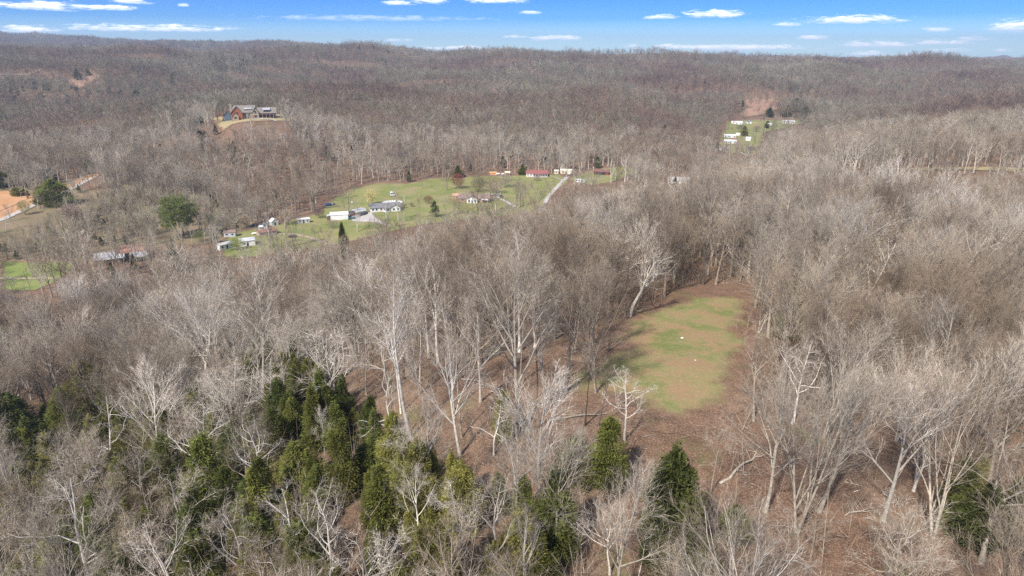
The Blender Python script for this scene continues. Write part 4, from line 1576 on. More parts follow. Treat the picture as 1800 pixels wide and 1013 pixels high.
# ------------------------------------------------------------------ more cedars, each its own thing
PC = frustum_points(40, 175, 19.0, seed=71)
zc = height(PC[:, 0], PC[:, 1])
cx_, cy_, cd_ = project(PC[:, 0], PC[:, 1], zc)
w_ = np.zeros(len(PC))
w_[inpoly(cx_, cy_, [(-80, 620), (200, 560), (560, 640), (620, 760), (780, 860), (1000, 900), (1000, 1120), (-80, 1120)])] = .74
w_[inpoly(cx_, cy_, [(150, 540), (560, 520), (560, 640), (150, 620)])] = .30
w_[inpoly(cx_, cy_, [(1540, 800), (1800, 800), (1800, 1080), (1450, 1080)])] = .10
w_[inpoly(cx_, cy_, [(1300, 560), (1800, 560), (1800, 700), (1300, 700)])] = .07
ch = np.nonzero(rs.rand(len(PC)) < w_)[0]
ch = ch[np.argsort(PC[ch, 1])][:285]
for i in ch:
    H_ = random.uniform(5, 12)
    u, v = cx_[i], cy_[i]
    where = 'in the cedar thicket at the lower left' if u < 1000 and v > 760 else ('between bare trees on the left slope' if u < 1000 else 'under bare trees on the right')
    W_ = H_ * random.uniform(.36, .58)
    look = ('tall ' if H_ > 9.3 else ('short ' if H_ < 7.4 else 'middling ')) + ('broad' if W_ / H_ > .47 else 'narrow') + ' green cedar'
    cedar(PC[i, 0], PC[i, 1], zc[i], H_, W_, one_label(look, u, v - 40), 'cedars ' + where)
for k_, (u, v) in enumerate([(1050, 352), (1062, 372), (1072, 356), (1085, 372), (1098, 350), (1110, 366), (1128, 372), (1150, 380)]):
    x, y, zz = hit(u, v + 40, 120)
    H_ = random.uniform(9, 12)
    cedar(x, y, zz, H_, H_ * .45, ['leftmost', 'second', 'third', 'fourth', 'fifth', 'sixth', 'seventh', 'rightmost'][k_] + ' dark cedar, from the left, of the small green clump beyond the clearing', 'cedar clump beyond the clearing')
print('cedars', N_CED[0])

# ------------------------------------------------------------------ undergrowth and litter
def brush_mesh(seed, H, n):
    rs = np.random.RandomState(seed)
    np.random.seed(seed)
    T = TreeMesh()
    bp, bq, bw = [], [], []
    for k in range(n):
        d = unit(np.array([rs.normal() * .35, rs.normal() * .35, 1.0]))
        p = np.array([rs.normal() * .5, rs.normal() * .5, -.1])
        L = H * rs.uniform(.5, 1)
        q = p + d * L
        bp.append(p); bq.append(q); bw.append(.05)
        for m in range(12):
            f = rs.uniform(.3, 1)
            b = p + d * L * f
            bp.append(b); bq.append(b + side_dir(rs, d, R(rs.uniform(20, 60))) * L * rs.uniform(.15, .35)); bw.append(.02)
    T.blades(bp, bq, np.array(bw))
    return T


br = [brush_mesh(800 + i, h, 7).build('brush', M_TWIG) for i, h in enumerate([3, 4, 5, 7.5])]
PB = frustum_points(36, 260, 6.0, seed=81)
hb = np.full(len(PB), 4.0) * rs.uniform(.5, 1.3, len(PB)) * np.where(rs.rand(len(PB)) < .22, 1.9, 1.0)
kb, zb, ubx, uby, *_ = filter_open(PB, hb, .2)
kb &= vnoise(PB[:, 0] / 12, PB[:, 1] / 12) > .33
gn_scatter('underbrush', PB[kb], zb[kb], hb[kb], 4.0, rs.randint(0, 4, kb.sum()), br, 'thin leafless saplings and brush on the forest floor')


def debris_mesh(seed):
    rs = np.random.RandomState(seed)
    np.random.seed(seed)
    T = TreeMesh()
    bp, bq, bw = [], [], []
    for k in range(16):
        p = np.array([rs.normal() * 1.6, rs.normal() * 1.6, .08])
        a = rs.rand() * 6.28
        L = rs.uniform(.5, 2.6)
        bp.append(p); bq.append(p + np.array([math.cos(a) * L, math.sin(a) * L, rs.uniform(0, .3)])); bw.append(rs.uniform(.03, .09))
    T.blades(bp, bq, np.array(bw))
    return T


deb = [debris_mesh(820 + i).build('branches', M_BARK) for i in range(3)]
PD = frustum_points(45, 180, 22.0, seed=91)
zd = height(PD[:, 0], PD[:, 1])
dx_, dy_, _ = project(PD[:, 0], PD[:, 1], zd)
kd = (~inpoly(dx_, dy_, P_CLEAR)) & (rs.rand(len(PD)) < .6)
gn_scatter('fallen_branches', PD[kd], zd[kd], np.ones(kd.sum()), 1.0, rs.randint(0, 3, kd.sum()), deb, 'fallen branches scattered over the leaf litter')


def log(px, py, L, r, rz, label, tone=M_BARK, stump=True):
    x, y, zz = hit(px, py, 40)
    o = thing('fallen_log', label, 'log', (x, y, zz), rz)
    rs = np.random.RandomState(int(px * 3 + py))
    T = TreeMesh()
    pts = np.array([[-L / 2 + L * k / 5, rs.normal() * .12, r * .8 + (.25 if k in (2, 3) else 0)] for k in range(6)])
    T.tube(pts, np.linspace(r, r * .45, 6), 8)
    link('trunk', T.build('log_trunk', tone, True), o)
    B = TreeMesh()
    for k in range(5):
        p, d = at(pts, .4 + .12 * k)
        q, _ = chain(rs, p, unit(np.array([.6, rs.choice([-1, 1]) * rs.uniform(.4, 1), rs.uniform(0, .6)])), L * .28, 3, .2, -.02)
        B.tube(q, np.array([.35, .25, .16, .06]) * r, 4)
    link('branch', B.build('log_branch', tone), o)


for a in [(842, 632, 7, .12, -.25, 'pale fallen trunk with freshly split yellow end on the brown forest floor'),
          (835, 672, 5, .15, -.45, 'short thick broken log on the forest floor below the split trunk'),
          (1018, 735, 9, .16, .25, 'thin fallen tree lying below the dark forked tree'),
          (1000, 588, 8, .15, .1, 'thin log lying at the left edge of the clearing'),
          (1108, 548, 7, .18, -.2, 'log at the back left corner of the clearing'),
          (1478, 755, 6, .18, -.6, 'pale broken log in the lower right wood'),
          (1300, 825, 10, .2, .8, 'dark fallen tree leaning below the clearing'),
          (1500, 905, 5, .12, .4, 'small pale log on the grass, lower right'),
          (1112, 530, 6, .15, .5, 'grey log at the forest edge beyond the clearing')]:
    log(*a)


def stone(px, py, s, label):
    x, y, zz = hit(px, py, 40)
    rs = np.random.RandomState(int(px))
    import bmesh
    bm = bmesh.new()
    bmesh.ops.create_icosphere(bm, subdivisions=2, radius=s)
    for v in bm.verts:
        v.co *= rs.uniform(.8, 1.2)
        v.co.z *= .6
    me = bpy.data.meshes.new('stone')
    bm.to_mesh(me)
    bm.free()
    me.materials.append(paint('pale_stone', (.62, .60, .56)))
    o = link('stone', me, None, (x, y, zz + s * .3))
    setp(o, label, 'stone')


stone(1199, 595, .3, 'small white stone in the middle of the clearing')
stone(1222, 634, .16, 'tiny white stone lower in the clearing')

# ------------------------------------------------------------------ buildings
WHITE_SIDE = banded('white_siding', (.78, .78, .77), (.6, .6, .6), .25, 2, .6)
WHITE_MET = banded('white_metal', (.80, .81, .82), (.66, .67, .68), .4, 0, .4, .4)
GREY_SIDE = banded('grey_siding', (.52, .54, .56), (.4, .4, .42), .3, 2)
CREAM = banded('cream_siding', (.72, .66, .47), (.58, .52, .36), .3, 2)
TANBR = banded('tan_brick', (.44, .27, .19), (.36, .24, .18), .2, 2)
BROWNW = banded('brown_boards', (.16, .105, .08), (.08, .05, .04), .3, 0)
REDW = banded('red_boards', (.24, .07, .05), (.12, .04, .03), .3, 0)
PINKW = paint('faded_pink_wall', (.52, .38, .34), .8)
SHING = banded('grey_shingle', (.22, .22, .23), (.14, .14, .15), .35, 1, .85, .1)
BSHING = banded('brown_shingle', (.27, .20, .17), (.18, .13, .11), .35, 1, .85, .1)
TSHING = banded('tan_shingle', (.25, .23, .20), (.18, .165, .145), .4, 1, .85, .1)
RUST = paint('rusty_tin', (.33, .17, .13), .7, .3, .35, .5)
REDROOF = banded('red_metal_roof', (.30, .12, .105), (.28, .08, .07), .5, 0, .5, .4)
SILVER = banded('silver_tin', (.66, .67, .69), (.42, .44, .46), .6, 0, .45, .5, .25)
WROOF = paint('white_roof', (.74, .74, .75), .5, .4, .06)
GLASS = paint('window_glass', (.05, .06, .08), .12, .6)
TRIM = paint('white_trim', (.78, .78, .76), .5)
STONE = paint('tan_stone', (.34, .27, .20), .9, .1, .3, 1.5)
TIMBER = paint('red_timber', (.30, .11, .06), .7, .2, .2)
NAVY = paint('slate_blue_wall', (.10, .13, .17), .7)
DKTRIM = paint('dark_trim', (.04, .04, .045), .6)
CONC = paint('foundation_block', (.34, .33, .31), .9)


def facing(px, turn=0.0):
    """turn a front towards the road the drone looks along, plus a real turn of its own"""
    return -math.atan((px - CX) / FPX) + turn


def gable_block(o, x0, x1, y0, y1, wh, rh, wall, roof, over=.4, zb=-1.2, names=('wall', 'roof'), along='x'):
    m = MB()
    if along == 'x':
        ym = (y0 + y1) / 2
        m.prism([(y0, zb), (y1, zb), (y1, wh), (ym, wh + rh), (y0, wh)], x0, x1)
        r = MB()
        sl = rh / ((y1 - y0) / 2)
        t = .16
        e = over * sl
        r.prism([(y0 - over, wh - e + .02), (ym, wh + rh + .02), (y1 + over, wh - e + .02), (y1 + over, wh - e + t + .02), (ym, wh + rh + t + .04), (y0 - over, wh - e + t + .02)], x0 - over, x1 + over)
    else:
        xm = (x0 + x1) / 2
        m.prismy([(x0, zb), (x1, zb), (x1, wh), (xm, wh + rh), (x0, wh)], y0, y1)
        r = MB()
        sl = rh / ((x1 - x0) / 2)
        t = .16
        e = over * sl
        r.prismy([(x0 - over, wh - e + .02), (xm, wh + rh + .02), (x1 + over, wh - e + .02), (x1 + over, wh - e + t + .02), (xm, wh + rh + t + .04), (x0 - over, wh - e + t + .02)], y0 - over, y1 + over)
    return m.obj(names[0], wall, o), r.obj(names[1], roof, o)


def window(o, x, y, zc, w, h, side='front', trim=None):
    f, g = MB(), MB()
    t = .07
    if side == 'front':
        f.box(x - w / 2 - .09, x + w / 2 + .09, y - t, y + .02, zc - h / 2 - .09, zc + h / 2 + .09)
        g.box(x - w / 2, x + w / 2, y - t - .015, y, zc - h / 2, zc + h / 2)
    else:
        s = 1 if side == 'right' else -1
        f.box(min(y, y + s * t), max(y, y + s * t), x - w / 2 - .09, x + w / 2 + .09, zc - h / 2 - .09, zc + h / 2 + .09)
        g.box(min(y, y + s * (t + .015)), max(y, y + s * (t + .015)), x - w / 2, x + w / 2, zc - h / 2, zc + h / 2)
    wf = f.obj('window', trim or TRIM, o)
    g.obj('pane', GLASS, wf)


def door(o, x, y, w=1.0, h=2.05, mat=None, base=0.1):
    d, k = MB(), MB()
    d.box(x - w / 2, x + w / 2, y - .06, y + .02, base, base + h)
    k.box(x + w * .32, x + w * .42, y - .11, y - .05, base + 1.0, base + 1.1)
    dd = d.obj('door', mat or DKTRIM, o)
    k.obj('handle', SILVER, dd)


def site(px, py, near, wpx):
    x, y, zz = hit(px, py, near)
    dist = math.hypot(y, CAMZ - zz)
    return x, y, zz, wpx / FPX * dist * math.cos(0)


def simple_house(name, label, cat, px, py, near, wpx, depth, wh, rh, turn, wall, roof, nwin=3, dr=True, ends=0, along='x', doorm=None, big_door=None):
    x, y, zz, L = site(px, py, near, wpx)
    o = thing(name, label, cat, (x, y, zz), facing(px, turn))
    gable_block(o, -L / 2, L / 2, 0, depth, wh, rh, wall, roof, .3, along=along)
    b = MB()
    b.box(-L / 2 - .05, L / 2 + .05, -.05, depth + .05, -1.4, .15)
    b.obj('foundation', CONC, o)
    if nwin:
        for k in range(nwin):
            xx = -L / 2 + L * (k + .5) / nwin
            if dr and k == nwin // 2 and nwin > 1:
                continue
            window(o, xx, 0, wh * .58, min(1.5, L / nwin * .45), wh * .36)
    if dr:
        door(o, 0 if nwin != 1 else L * .3, 0, mat=doorm)
    if big_door:
        m = MB()
        m.box(-big_door / 2, big_door / 2, -.07, .02, .16, wh * .85)
        m.obj('garage_door', DKTRIM, o)  # dark panel painted in for the shade inside an open front
    for s in range(ends):
        window(o, depth / 2, L / 2 if s == 0 else -L / 2, wh * .58, 1.0, wh * .36, 'right' if s == 0 else 'left')
    return o, L


# white L shaped house with a dark roof
def white_house():
    x, y, zz, L = site(678, 372, 350, 52)
    o = thing('house', 'white siding house with a dark grey shingle roof, brown shrubs in front', 'house', (x, y, zz), facing(678, .12))
    gable_block(o, -L / 2, L / 2, 0, 8, 2.9, 2.0, WHITE_SIDE, SHING, .5)
    gable_block(o, L * .16, L * .5 - .4, -2.2, 5, 2.9, 1.7, WHITE_SIDE, SHING, .5, names=('front_wing', 'roof'), along='y')
    for xx in (-L * .42, -L * .3, -L * .14, -L * .0):
        window(o, xx, 0, 1.7, 1.2, 1.3)
    door(o, L * .08, 0)
    window(o, L * .26, -2.2, 1.7, 1.3, 1.3)
    window(o, L * .4, -2.2, 1.7, 1.3, 1.3)
    window(o, 4, -L / 2, 1.7, 1.1, 1.2, 'left')
    m = MB()
    m.box(-L * .1, L * .13, -2.6, -.02, -.6, .25)
    p = m.obj('porch', WHITE_SIDE, o)
    m = MB()
    for xx in (-L * .09, 0, L * .11):
        m.tube((xx, -2.5, .25), (xx, -2.5, 2.6), .09)
    m.obj('post', TRIM, p)
    m = MB()
    m.prism([(-2.8, 2.55), (0, 3.0), (0, 3.12), (-2.8, 2.67)], -L * .11, L * .14)
    m.obj('porch_roof', SHING, o)
    m = MB()
    m.box(L * .5 - 2, L * .5 - .8, 6.9, 8.1, 3.6, 5.6)
    m.obj('chimney', CONC, o)
    # round pool behind it
    x, y, zz = hit(690, 359, 350)
    o = thing('swimming_pool', 'round white walled pool standing behind the white house', 'pool', (x, y, zz))
    m = MB()
    N = 28
    R1, R2, h = 5.2, 5.0, 1.5
    c = lambda r, z: [(r * math.cos(2 * math.pi * i / N) * 1.35, r * math.sin(2 * math.pi * i / N), z) for i in range(N)]
    m.loft([c(R1, -.8), c(R1, h), c(R2, h), c(R2, .9)], False)
    m.obj('pool_wall', TRIM, o)
    m = MB()
    m.add(c(R2, 1.1), [tuple(range(N))])
    m.obj('pool_cover', paint('pool_cover', (.55, .58, .6)), o)


white_house()

# white metal garage with a lean-to
o, L = simple_house('garage', 'long white metal garage with a small brown lean-to at its left end', 'garage', 597, 387, 300, 30, 6.5, 3.4, 1.1, .0, WHITE_MET, WROOF, 0, False)
window(o, 3.2, L / 2, 1.9, .9, .9, 'right')
m = MB(); m.box(-L / 2 - 2.2, -L / 2 - .02, .8, 5, -.8, 2.6); lean = m.obj('lean_to', BROWNW, o)
m = MB(); m.prismy([(-L / 2 - 2.5, 2.5), (-L / 2, 3.1), (-L / 2, 3.2), (-L / 2 - 2.5, 2.62)], .6, 5.2); m.obj('lean_to_roof', SILVER, o)


def carport(px, py, near, L, D, turn):
    x, y, zz = hit(px, py, near)
    o = thing('carport', 'white arched metal carport behind the red pickup', 'carport', (x, y, zz), facing(px, turn))
    prof = [(-D / 2, 2.2), (-D / 2 * .85, 3.0), (-D / 4, 3.5), (0, 3.65), (D / 4, 3.5), (D / 2 * .85, 3.0), (D / 2, 2.2)]
    m = MB()
    m.prism(prof + [(a * .98, b - .1) for a, b in reversed(prof)], -L / 2, L / 2)
    m.obj('roof', WROOF, o)
    for i, sx in enumerate((-1, -.33, .33, 1)):
        for sy in (-1, 1):
            m = MB()
            m.tube((sx * (L / 2 - .1), sy * D / 2 * .98, -.3), (sx * (L / 2 - .1), sy * D / 2 * .98, 2.25), .06)
            m.obj('post', TRIM, o)
    m = MB()
    m.box(-L / 2, L / 2, D / 2 - .1, D / 2 - .04, 0, 2.25)
    m.obj('side_panel', WROOF, o)


carport(629, 377, 320, 9.5, 6.5, .75)


def brick_house():
    x, y, zz, L = site(825, 357, 380, 36)
    o = thing('house', 'tan brick house with a brown roof and a white gable with two tall windows', 'house', (x, y, zz), facing(825, -.15))
    gable_block(o, -L * .55, L * .95, 1.5, 10, 3.0, 2.3, TANBR, BSHING, .5)
    gable_block(o, -L * .1, L * .42, -1.2, 5, 3.0, 2.0, TRIM, BSHING, .45, names=('front_gable', 'roof'), along='y')
    for xx in (L * .0, L * .3):
        window(o, xx, -1.2, 1.6, 1.1, 2.0)
    door(o, L * .15, -1.2)
    window(o, L * .62, 1.5, 1.8, 1.6, 1.3)
    window(o, -L * .35, 1.5, 1.8, 1.3, 1.3)
    m = MB(); m.box(L * .3, L * .3 + 1.2, 6.5, 7.5, 4.2, 6.4); m.obj('chimney', TANBR, o)
    m = MB(); m.box(L * .6, L * .92, -1.6, 1.49, 2.55, 2.72); m.obj('porch_roof', WROOF, o)
    for xx in (L * .61, L * .9):
        m = MB(); m.tube((xx, -1.5, -.5), (xx, -1.5, 2.55), .09); m.obj('post', TRIM, o)
    simple_house('shed', 'small orange brown shed left of the brick house', 'shed', 803, 350, 380, 13, 4, 2.4, 1.2, .1, paint('orange_boards', (.55, .30, .18)), paint('orange_roof', (.52, .32, .22)), 1, True)
    simple_house('carport', 'low carport with a white edged flat roof right of the brick house', 'carport', 866, 349, 380, 28, 6, 2.6, .5, 0, BROWNW, paint('moss_roof', (.27, .26, .17)), 4, True)


brick_house()

o, L = simple_house('house', 'white ranch house with a long red metal roof at the forest edge', 'house', 944, 311, 480, 37, 8, 2.8, 2.1, .05, WHITE_SIDE, REDROOF, 7, True, 1)
m = MB(); m.box(-L * .2, L * .5, -2.2, -.06, -.8, .3); pr = m.obj('porch', TRIM, o)
m = MB()
for k in range(7):
    m.tube((-L * .18 + k * L * .11, -2.1, .3), (-L * .18 + k * L * .11, -2.1, 2.5), .07)
m.obj('post', TRIM, pr)
m = MB(); m.prism([(-2.5, 2.45), (0, 2.85), (0, 2.98), (-2.5, 2.57)], -L * .22, L * .52); m.obj('porch_roof', REDROOF, o)

simple_house('shed', 'long cream shed behind the large white tree at the top of the gravel drive', 'shed', 995, 306, 480, 20, 6, 3.0, .7, -.1, CREAM, paint('cream_roof', (.70, .67, .55)), 2, True)
simple_house('shed', 'small cream lean-to left of the large white tree', 'shed', 978, 306, 480, 7, 4, 2.6, .6, 0, CREAM, paint('cream_roof', (.70, .67, .55)), 1, False)
simple_house('shed', 'dark red open fronted shed with a brown roof on the east lawn', 'shed', 1056, 308, 480, 27, 6.5, 2.8, 1.5, -.12, REDW, paint('maroon_roof', (.20, .10, .09), .7), 0, False, big_door=8)
simple_house('house', 'grey roofed white house half hidden in bare trees right of the east lawn', 'house', 1192, 323, 300, 36, 9, 2.8, 1.6, 0, WHITE_SIDE, paint('pale_grey_roof', (.42, .42, .43), .8), 6, True)
simple_house('shed', 'grey shed with dark doorway furthest left of the small sheds', 'shed', 404, 417, 280, 19, 4.2, 2.7, 1.0, -.2, GREY_SIDE, BSHING, 2, False, 0)
simple_house('shed', 'small rusty brown roofed pink block shed beside the dirt track', 'shed', 472, 414, 280, 30, 5.5, 2.3, 1.2, .35, PINKW, RUST, 3, False, 1)
simple_house('shed', 'light grey barn shaped shed left of the lone bare tree', 'shed', 484, 397, 300, 12, 4.0, 2.6, 1.6, .35, GREY_SIDE, WROOF, 0, True, 0, 'y')
simple_house('shed', 'tiny white shed with a dark opening near the grey barn shaped shed', 'shed', 466, 401, 300, 7, 2.6, 2.1, .7, -.3, WHITE_SIDE, NAVY, 0, True)
simple_house('camper', 'long low white shed behind the lone bare tree', 'shed', 534, 393, 300, 20, 3.0, 2.6, .5, .1, GREY_SIDE, WROOF, 3, True)
simple_house('mobile_home', 'white mobile home half hidden by the bare canopy, left one of the pair', 'mobile home', 400, 438, 250, 28, 4.5, 2.8, .6, .55, WHITE_SIDE, paint('pale_roof', (.5, .48, .46)), 3, True, 1)
simple_house('mobile_home', 'white mobile home with a pale grey roof, right one of the pair', 'mobile home', 436, 433, 250, 25, 7.0, 3.0, .9, .12, WHITE_SIDE, paint('palegrey_roof', (.55, .55, .58)), 2, True)

# barn by the left trees
x, y, zz, L = site(210, 462, 240, 80)
o = thing('barn', 'old barn with a rusty main roof and a lower silver tin lean-to roof', 'barn', (x, y, zz), facing(210, -.05))
gable_block(o, L * .0, L * .5, 3, 13, 4.0, 2.2, BROWNW, RUST, .5)
m = MB(); m.box(-L * .45, L * .06, -2, 6, -1, 3.0); m.obj('side_wall', BROWNW, o)
m = MB(); m.prism([(-2.6, 2.9), (6.5, 4.4), (6.5, 4.55), (-2.6, 3.05)], -L * .47, L * .12); m.obj('lean_to_roof', SILVER, o)
m = MB(); m.prism([(-3.6, 2.7), (2.98, 3.9), (2.98, 4.0), (-3.6, 2.85)], L * .22, L * .56); m.obj('front_canopy', SILVER, o)
m = MB()
for xx in (L * .27, L * .38, L * .49):
    m.tube((xx, -1.4, -1), (xx, -1.4, 2.9), .1)
m.obj('post', BROWNW, o)
m = MB(); m.box(L * .2, L * .34, 2.93, 3.01, 0, 3.2); m.obj('door', DKTRIM, o)

# hilltop lodge
def lodge():
    x, y, zz, L = site(436, 209, 560, 92)
    s = L / 46.0
    o = thing('lodge', 'large hilltop lodge with red timber gables, stone chimney and tan grey roofs', 'house', (x, y, zz + .4), facing(436, -.06))
    o.scale = (s, s, s)
    gable_block(o, -11, 6, 1, 13, 5.2, 5.0, STONE, TSHING, .7, -3, ('main_wall', 'main_roof'))
    gable_block(o, 8, 23, 2, 12, 4.2, 3.9, paint('plum_boards', (.17, .11, .12), .8), TSHING, .7, -3, ('east_wall', 'east_roof'))
    gable_block(o, -13, -4, -3, 7, 5.0, 5.0, TIMBER, TSHING, .8, -3, ('timber_gable', 'gable_roof'), 'y')
    gable_block(o, -12, -7, -5, -3.02, 2.6, 2.8, STONE, TIMBER, .5, -3, ('entry_gable', 'entry_roof'), 'y')
    gable_block(o, 4, 9, -1, 8, 5.0, 3.6, STONE, paint('charcoal_roof', (.10, .10, .11)), .6, -3, ('stone_gable', 'stone_gable_roof'), 'y')
    gable_block(o, -19, -13.02, 1, 8, 3.0, 3.2, NAVY, TSHING, .5, -3, ('west_wall', 'west_roof'), 'y')
    m = MB(); m.box(-14, -12.2, 5, 7, -2, 11.2); m.obj('chimney', STONE, o)
    m = MB(); m.box(-14.15, -12.05, 4.85, 7.15, 11.2, 11.5); m.obj('chimney_cap', CONC, o)
    m = MB()
    for xx, yy in ((-24.5, 1), (-24.5, 7), (-20, 1), (-20, 7)):
        m.tube((xx, yy, -2), (xx, yy, 3.2), .22)
    m.obj('porch_post', TIMBER, o)
    m = MB(); m.prismy([(-25.2, 3.0), (-22, 4.9), (-19.2, 3.6), (-19.2, 3.8), (-22, 5.15), (-25.2, 3.2)], 0, 8); m.obj('porch_roof', TIMBER, o)
    # dormers
    for x0, x1, nm in ((-2.2, 3.2, 'dormer'), (13, 18, 'dormer')):
        m = MB(); m.box(x0, x1, 2.4, 6.5, 5.6 if x0 < 0 else 4.6, 7.4 if x0 < 0 else 6.4); d = m.obj(nm, DKTRIM, o)
        h = 7.4 if x0 < 0 else 6.4
        m = MB(); m.prism([(1.8, h), (7.5, h + 1.6), (7.5, h + 1.8), (1.8, h + .2)], x0 - .5, x1 + .5); m.obj('dormer_roof', paint('zinc', (.42, .43, .45), .5), d)
    m = MB(); m.box(8.5, 21, -1.0, 1.98, 3.0, 3.2); m.obj('porch_cover', paint('plum_roof', (.20, .12, .13)), o)
    m = MB()
    for xx in (9, 12, 15, 18, 20.8):
        m.tube((xx, -.8, -2), (xx, -.8, 3.0), .2)
    m.obj('column', STONE, o)
    window(o, -8.5, -3.0, 4.6, 2.6, 1.6, trim=TIMBER)
    window(o, -9.5, -5, 1.2, 1.6, 1.6, trim=TIMBER)
    for xx in (-2, 1):
        window(o, xx, 1, 3.0, 1.8, 1.8, trim=DKTRIM)
        window(o, xx, 1, .6, 1.8, 1.5, trim=DKTRIM)
    window(o, 6.5, -1, 5.0, 1.6, 1.8, trim=DKTRIM)
    window(o, 6.5, -1, 1.4, 1.8, 2.2, trim=DKTRIM)
    for xx in (11, 14, 17, 20):
        window(o, xx, 2, 1.5, 1.5, 1.7, trim=DKTRIM)
    door(o, 4.9, -1, 1.1, 2.3, TIMBER, 0)


lodge()
x, y, zz = hit(470, 213, 560)

# far homes up the valley
for a in [('mobile_home', 'farthest left white home below the red hillside', 'mobile home', 1295, 219, 800, 18, 7, 3, 1.2, 0, WHITE_SIDE, WROOF, 3),
          ('house', 'pale home right beside the farthest left one below the red hillside', 'house', 1317, 218, 800, 8, 7, 3, 1.2, .3, WHITE_SIDE, SHING, 2),
          ('mobile_home', 'white trailer alone at the end of the pale dirt track', 'mobile home', 1386, 218, 800, 20, 7, 3.6, 1.2, 0, WHITE_SIDE, WROOF, 4),
          ('mobile_home', 'white home with small wings at the left edge of the far lawn', 'mobile home', 1283, 243, 650, 19, 7, 3, 1.2, .1, WHITE_SIDE, WROOF, 4),
          ('shed', 'small white shed right of the white home by the far lawn', 'shed', 1297, 239, 650, 6, 4, 2.4, .8, .1, WHITE_SIDE, WROOF, 0),
          ('mobile_home', 'white home nearer below the one with wings at the far lawn', 'mobile home', 1284, 253, 650, 20, 7, 3, 1.2, .2, WHITE_SIDE, WROOF, 4),
          ('house', 'white house with grey roof nearest of the far homes', 'house', 1264, 266, 600, 15, 8, 3.2, 1.6, .1, WHITE_SIDE, SHING, 3),
          ('shed', 'dark sided shed right of the nearest far white house', 'shed', 1276, 265, 600, 8, 6, 2.6, 1.2, 0, NAVY, SHING, 0),
          ('shed', 'little pale shed just below the white trailer track', 'shed', 1352, 222, 800, 8, 6, 2.8, 1.0, .2, WHITE_SIDE, WROOF, 0),
          ('house', 'grey roofed pale house left of the nearest far white house', 'house', 1240, 272, 560, 14, 8, 3.0, 1.6, .1, WHITE_SIDE, SHING, 3),
          ('shed', 'rusty roofed low shed between the two white homes at the far lawn', 'shed', 1290, 248, 650, 8, 5, 2.4, 1.0, .1, BROWNW, RUST, 0),
          ('shed', 'small bright white shed standing alone on the far lawn', 'shed', 1315, 248, 650, 8, 4, 3.0, 1.4, 0, WHITE_SIDE, WROOF, 0),
          ('house', 'pale house glimpsed in trees below the far homes', 'house', 1252, 292, 450, 16, 7, 3, 1.2, 0, WHITE_SIDE, WROOF, 3),
          ('house', 'small pale roof on the skyline ridge at the right', 'house', 1497, 120, 1500, 14, 8, 5, 2.5, 0, GREY_SIDE, SHING, 2),
          ('house', 'pale house on the left ridge slope among grey trees', 'house', 193, 105, 1200, 8, 8, 4, 2, 0, GREY_SIDE, SHING, 2)]:
    simple_house(*a[:13], a[13], a[13] > 0)

# solar table on the far lawn
x, y, zz, L = site(1320, 264, 620, 10)
o = thing('panel_frame', 'dark flat rectangular panel frame on legs on the far lawn', 'panel frame', (x, y, zz), facing(1320))
m = MB(); m.prism([(-2, 1.2), (2, 2.6), (2, 2.75), (-2, 1.35)], -L / 2, L / 2); m.obj('panel', paint('dark_panel', (.02, .025, .05), .4), o)
for sx in (-1, 1):
    m = MB(); m.tube((sx * L * .4, 0, -.4), (sx * L * .4, 0, 1.95), .1); m.obj('leg', DKTRIM, o)


# ------------------------------------------------------------------ vehicles and yard things
RUBBER = paint('rubber', (.02, .02, .02), .8)


def car(px, py, near, label, col, turn, kind='suv', name=None, cat='car'):
    x, y, zz = hit(px, py, near)
    o = thing(name or ('pickup_truck' if kind == 'pickup' else 'parked_car'), label, cat, (x, y, zz + .25), facing(px, turn))
    L, Wd, h = (5.4, 1.95, 1.8) if kind == 'pickup' else (4.6, 1.85, 1.6 if kind == 'suv' else 1.4)
    m = MB()
    prof = [(-L / 2, .35), (-L / 2 + .1, .85), (-L / 2 + 1.1, .98), (L / 2 - .1, .98), (L / 2, .5), (L / 2 - .1, .3)]
    m.prismy([(a, b) for a, b in prof], -Wd / 2, Wd / 2)
    paintm = paint('car_' + name_of(col), col, .3, .5, .04)
    m.obj('body', paintm, o)
    c0, c1 = (-L / 2 + 1.3, -L / 2 + 3.1) if kind == 'pickup' else (-L / 2 + 1.0, L / 2 - .3)
    m = MB()
    w1 = Wd / 2 - .08
    w2 = Wd / 2 - .3
    m.loft([[(c0, -w1, .98), (c1, -w1, .98), (c1, w1, .98), (c0, w1, .98)], [(c0 + .6, -w2, h - .08), (c1 - .3, -w2, h - .08), (c1 - .3, w2, h - .08), (c0 + .6, w2, h - .08)]])
    m.obj('cabin_glass', GLASS, o)
    m = MB(); m.box(c0 + .58, c1 - .28, -w2 - .02, w2 + .02, h - .08, h); m.obj('roof', paintm, o)
    if kind == 'pickup':
        m = MB(); m.box(c1 + .15, L / 2 - .15, -w1 + .1, w1 - .1, .98, .99); m.obj('bed', DKTRIM, o)
    for sx in (-1, 1):
        for sy in (-1, 1):
            m = MB(); m.tube((sx * L * .31, sy * (Wd / 2 - .2), .1), (sx * L * .31, sy * (Wd / 2 + .02), .1), .36, n=12); m.obj('wheel', RUBBER, o)
    for sy in (-1, 1):
        m = MB(); m.box(-L / 2 - .01, -L / 2 + .08, sy * .65 - .18, sy * .65 + .18, .62, .8); m.obj('headlight', TRIM, o)


def name_of(c):
    return '%02d%02d%02d' % tuple(int(v * 99) for v in c)


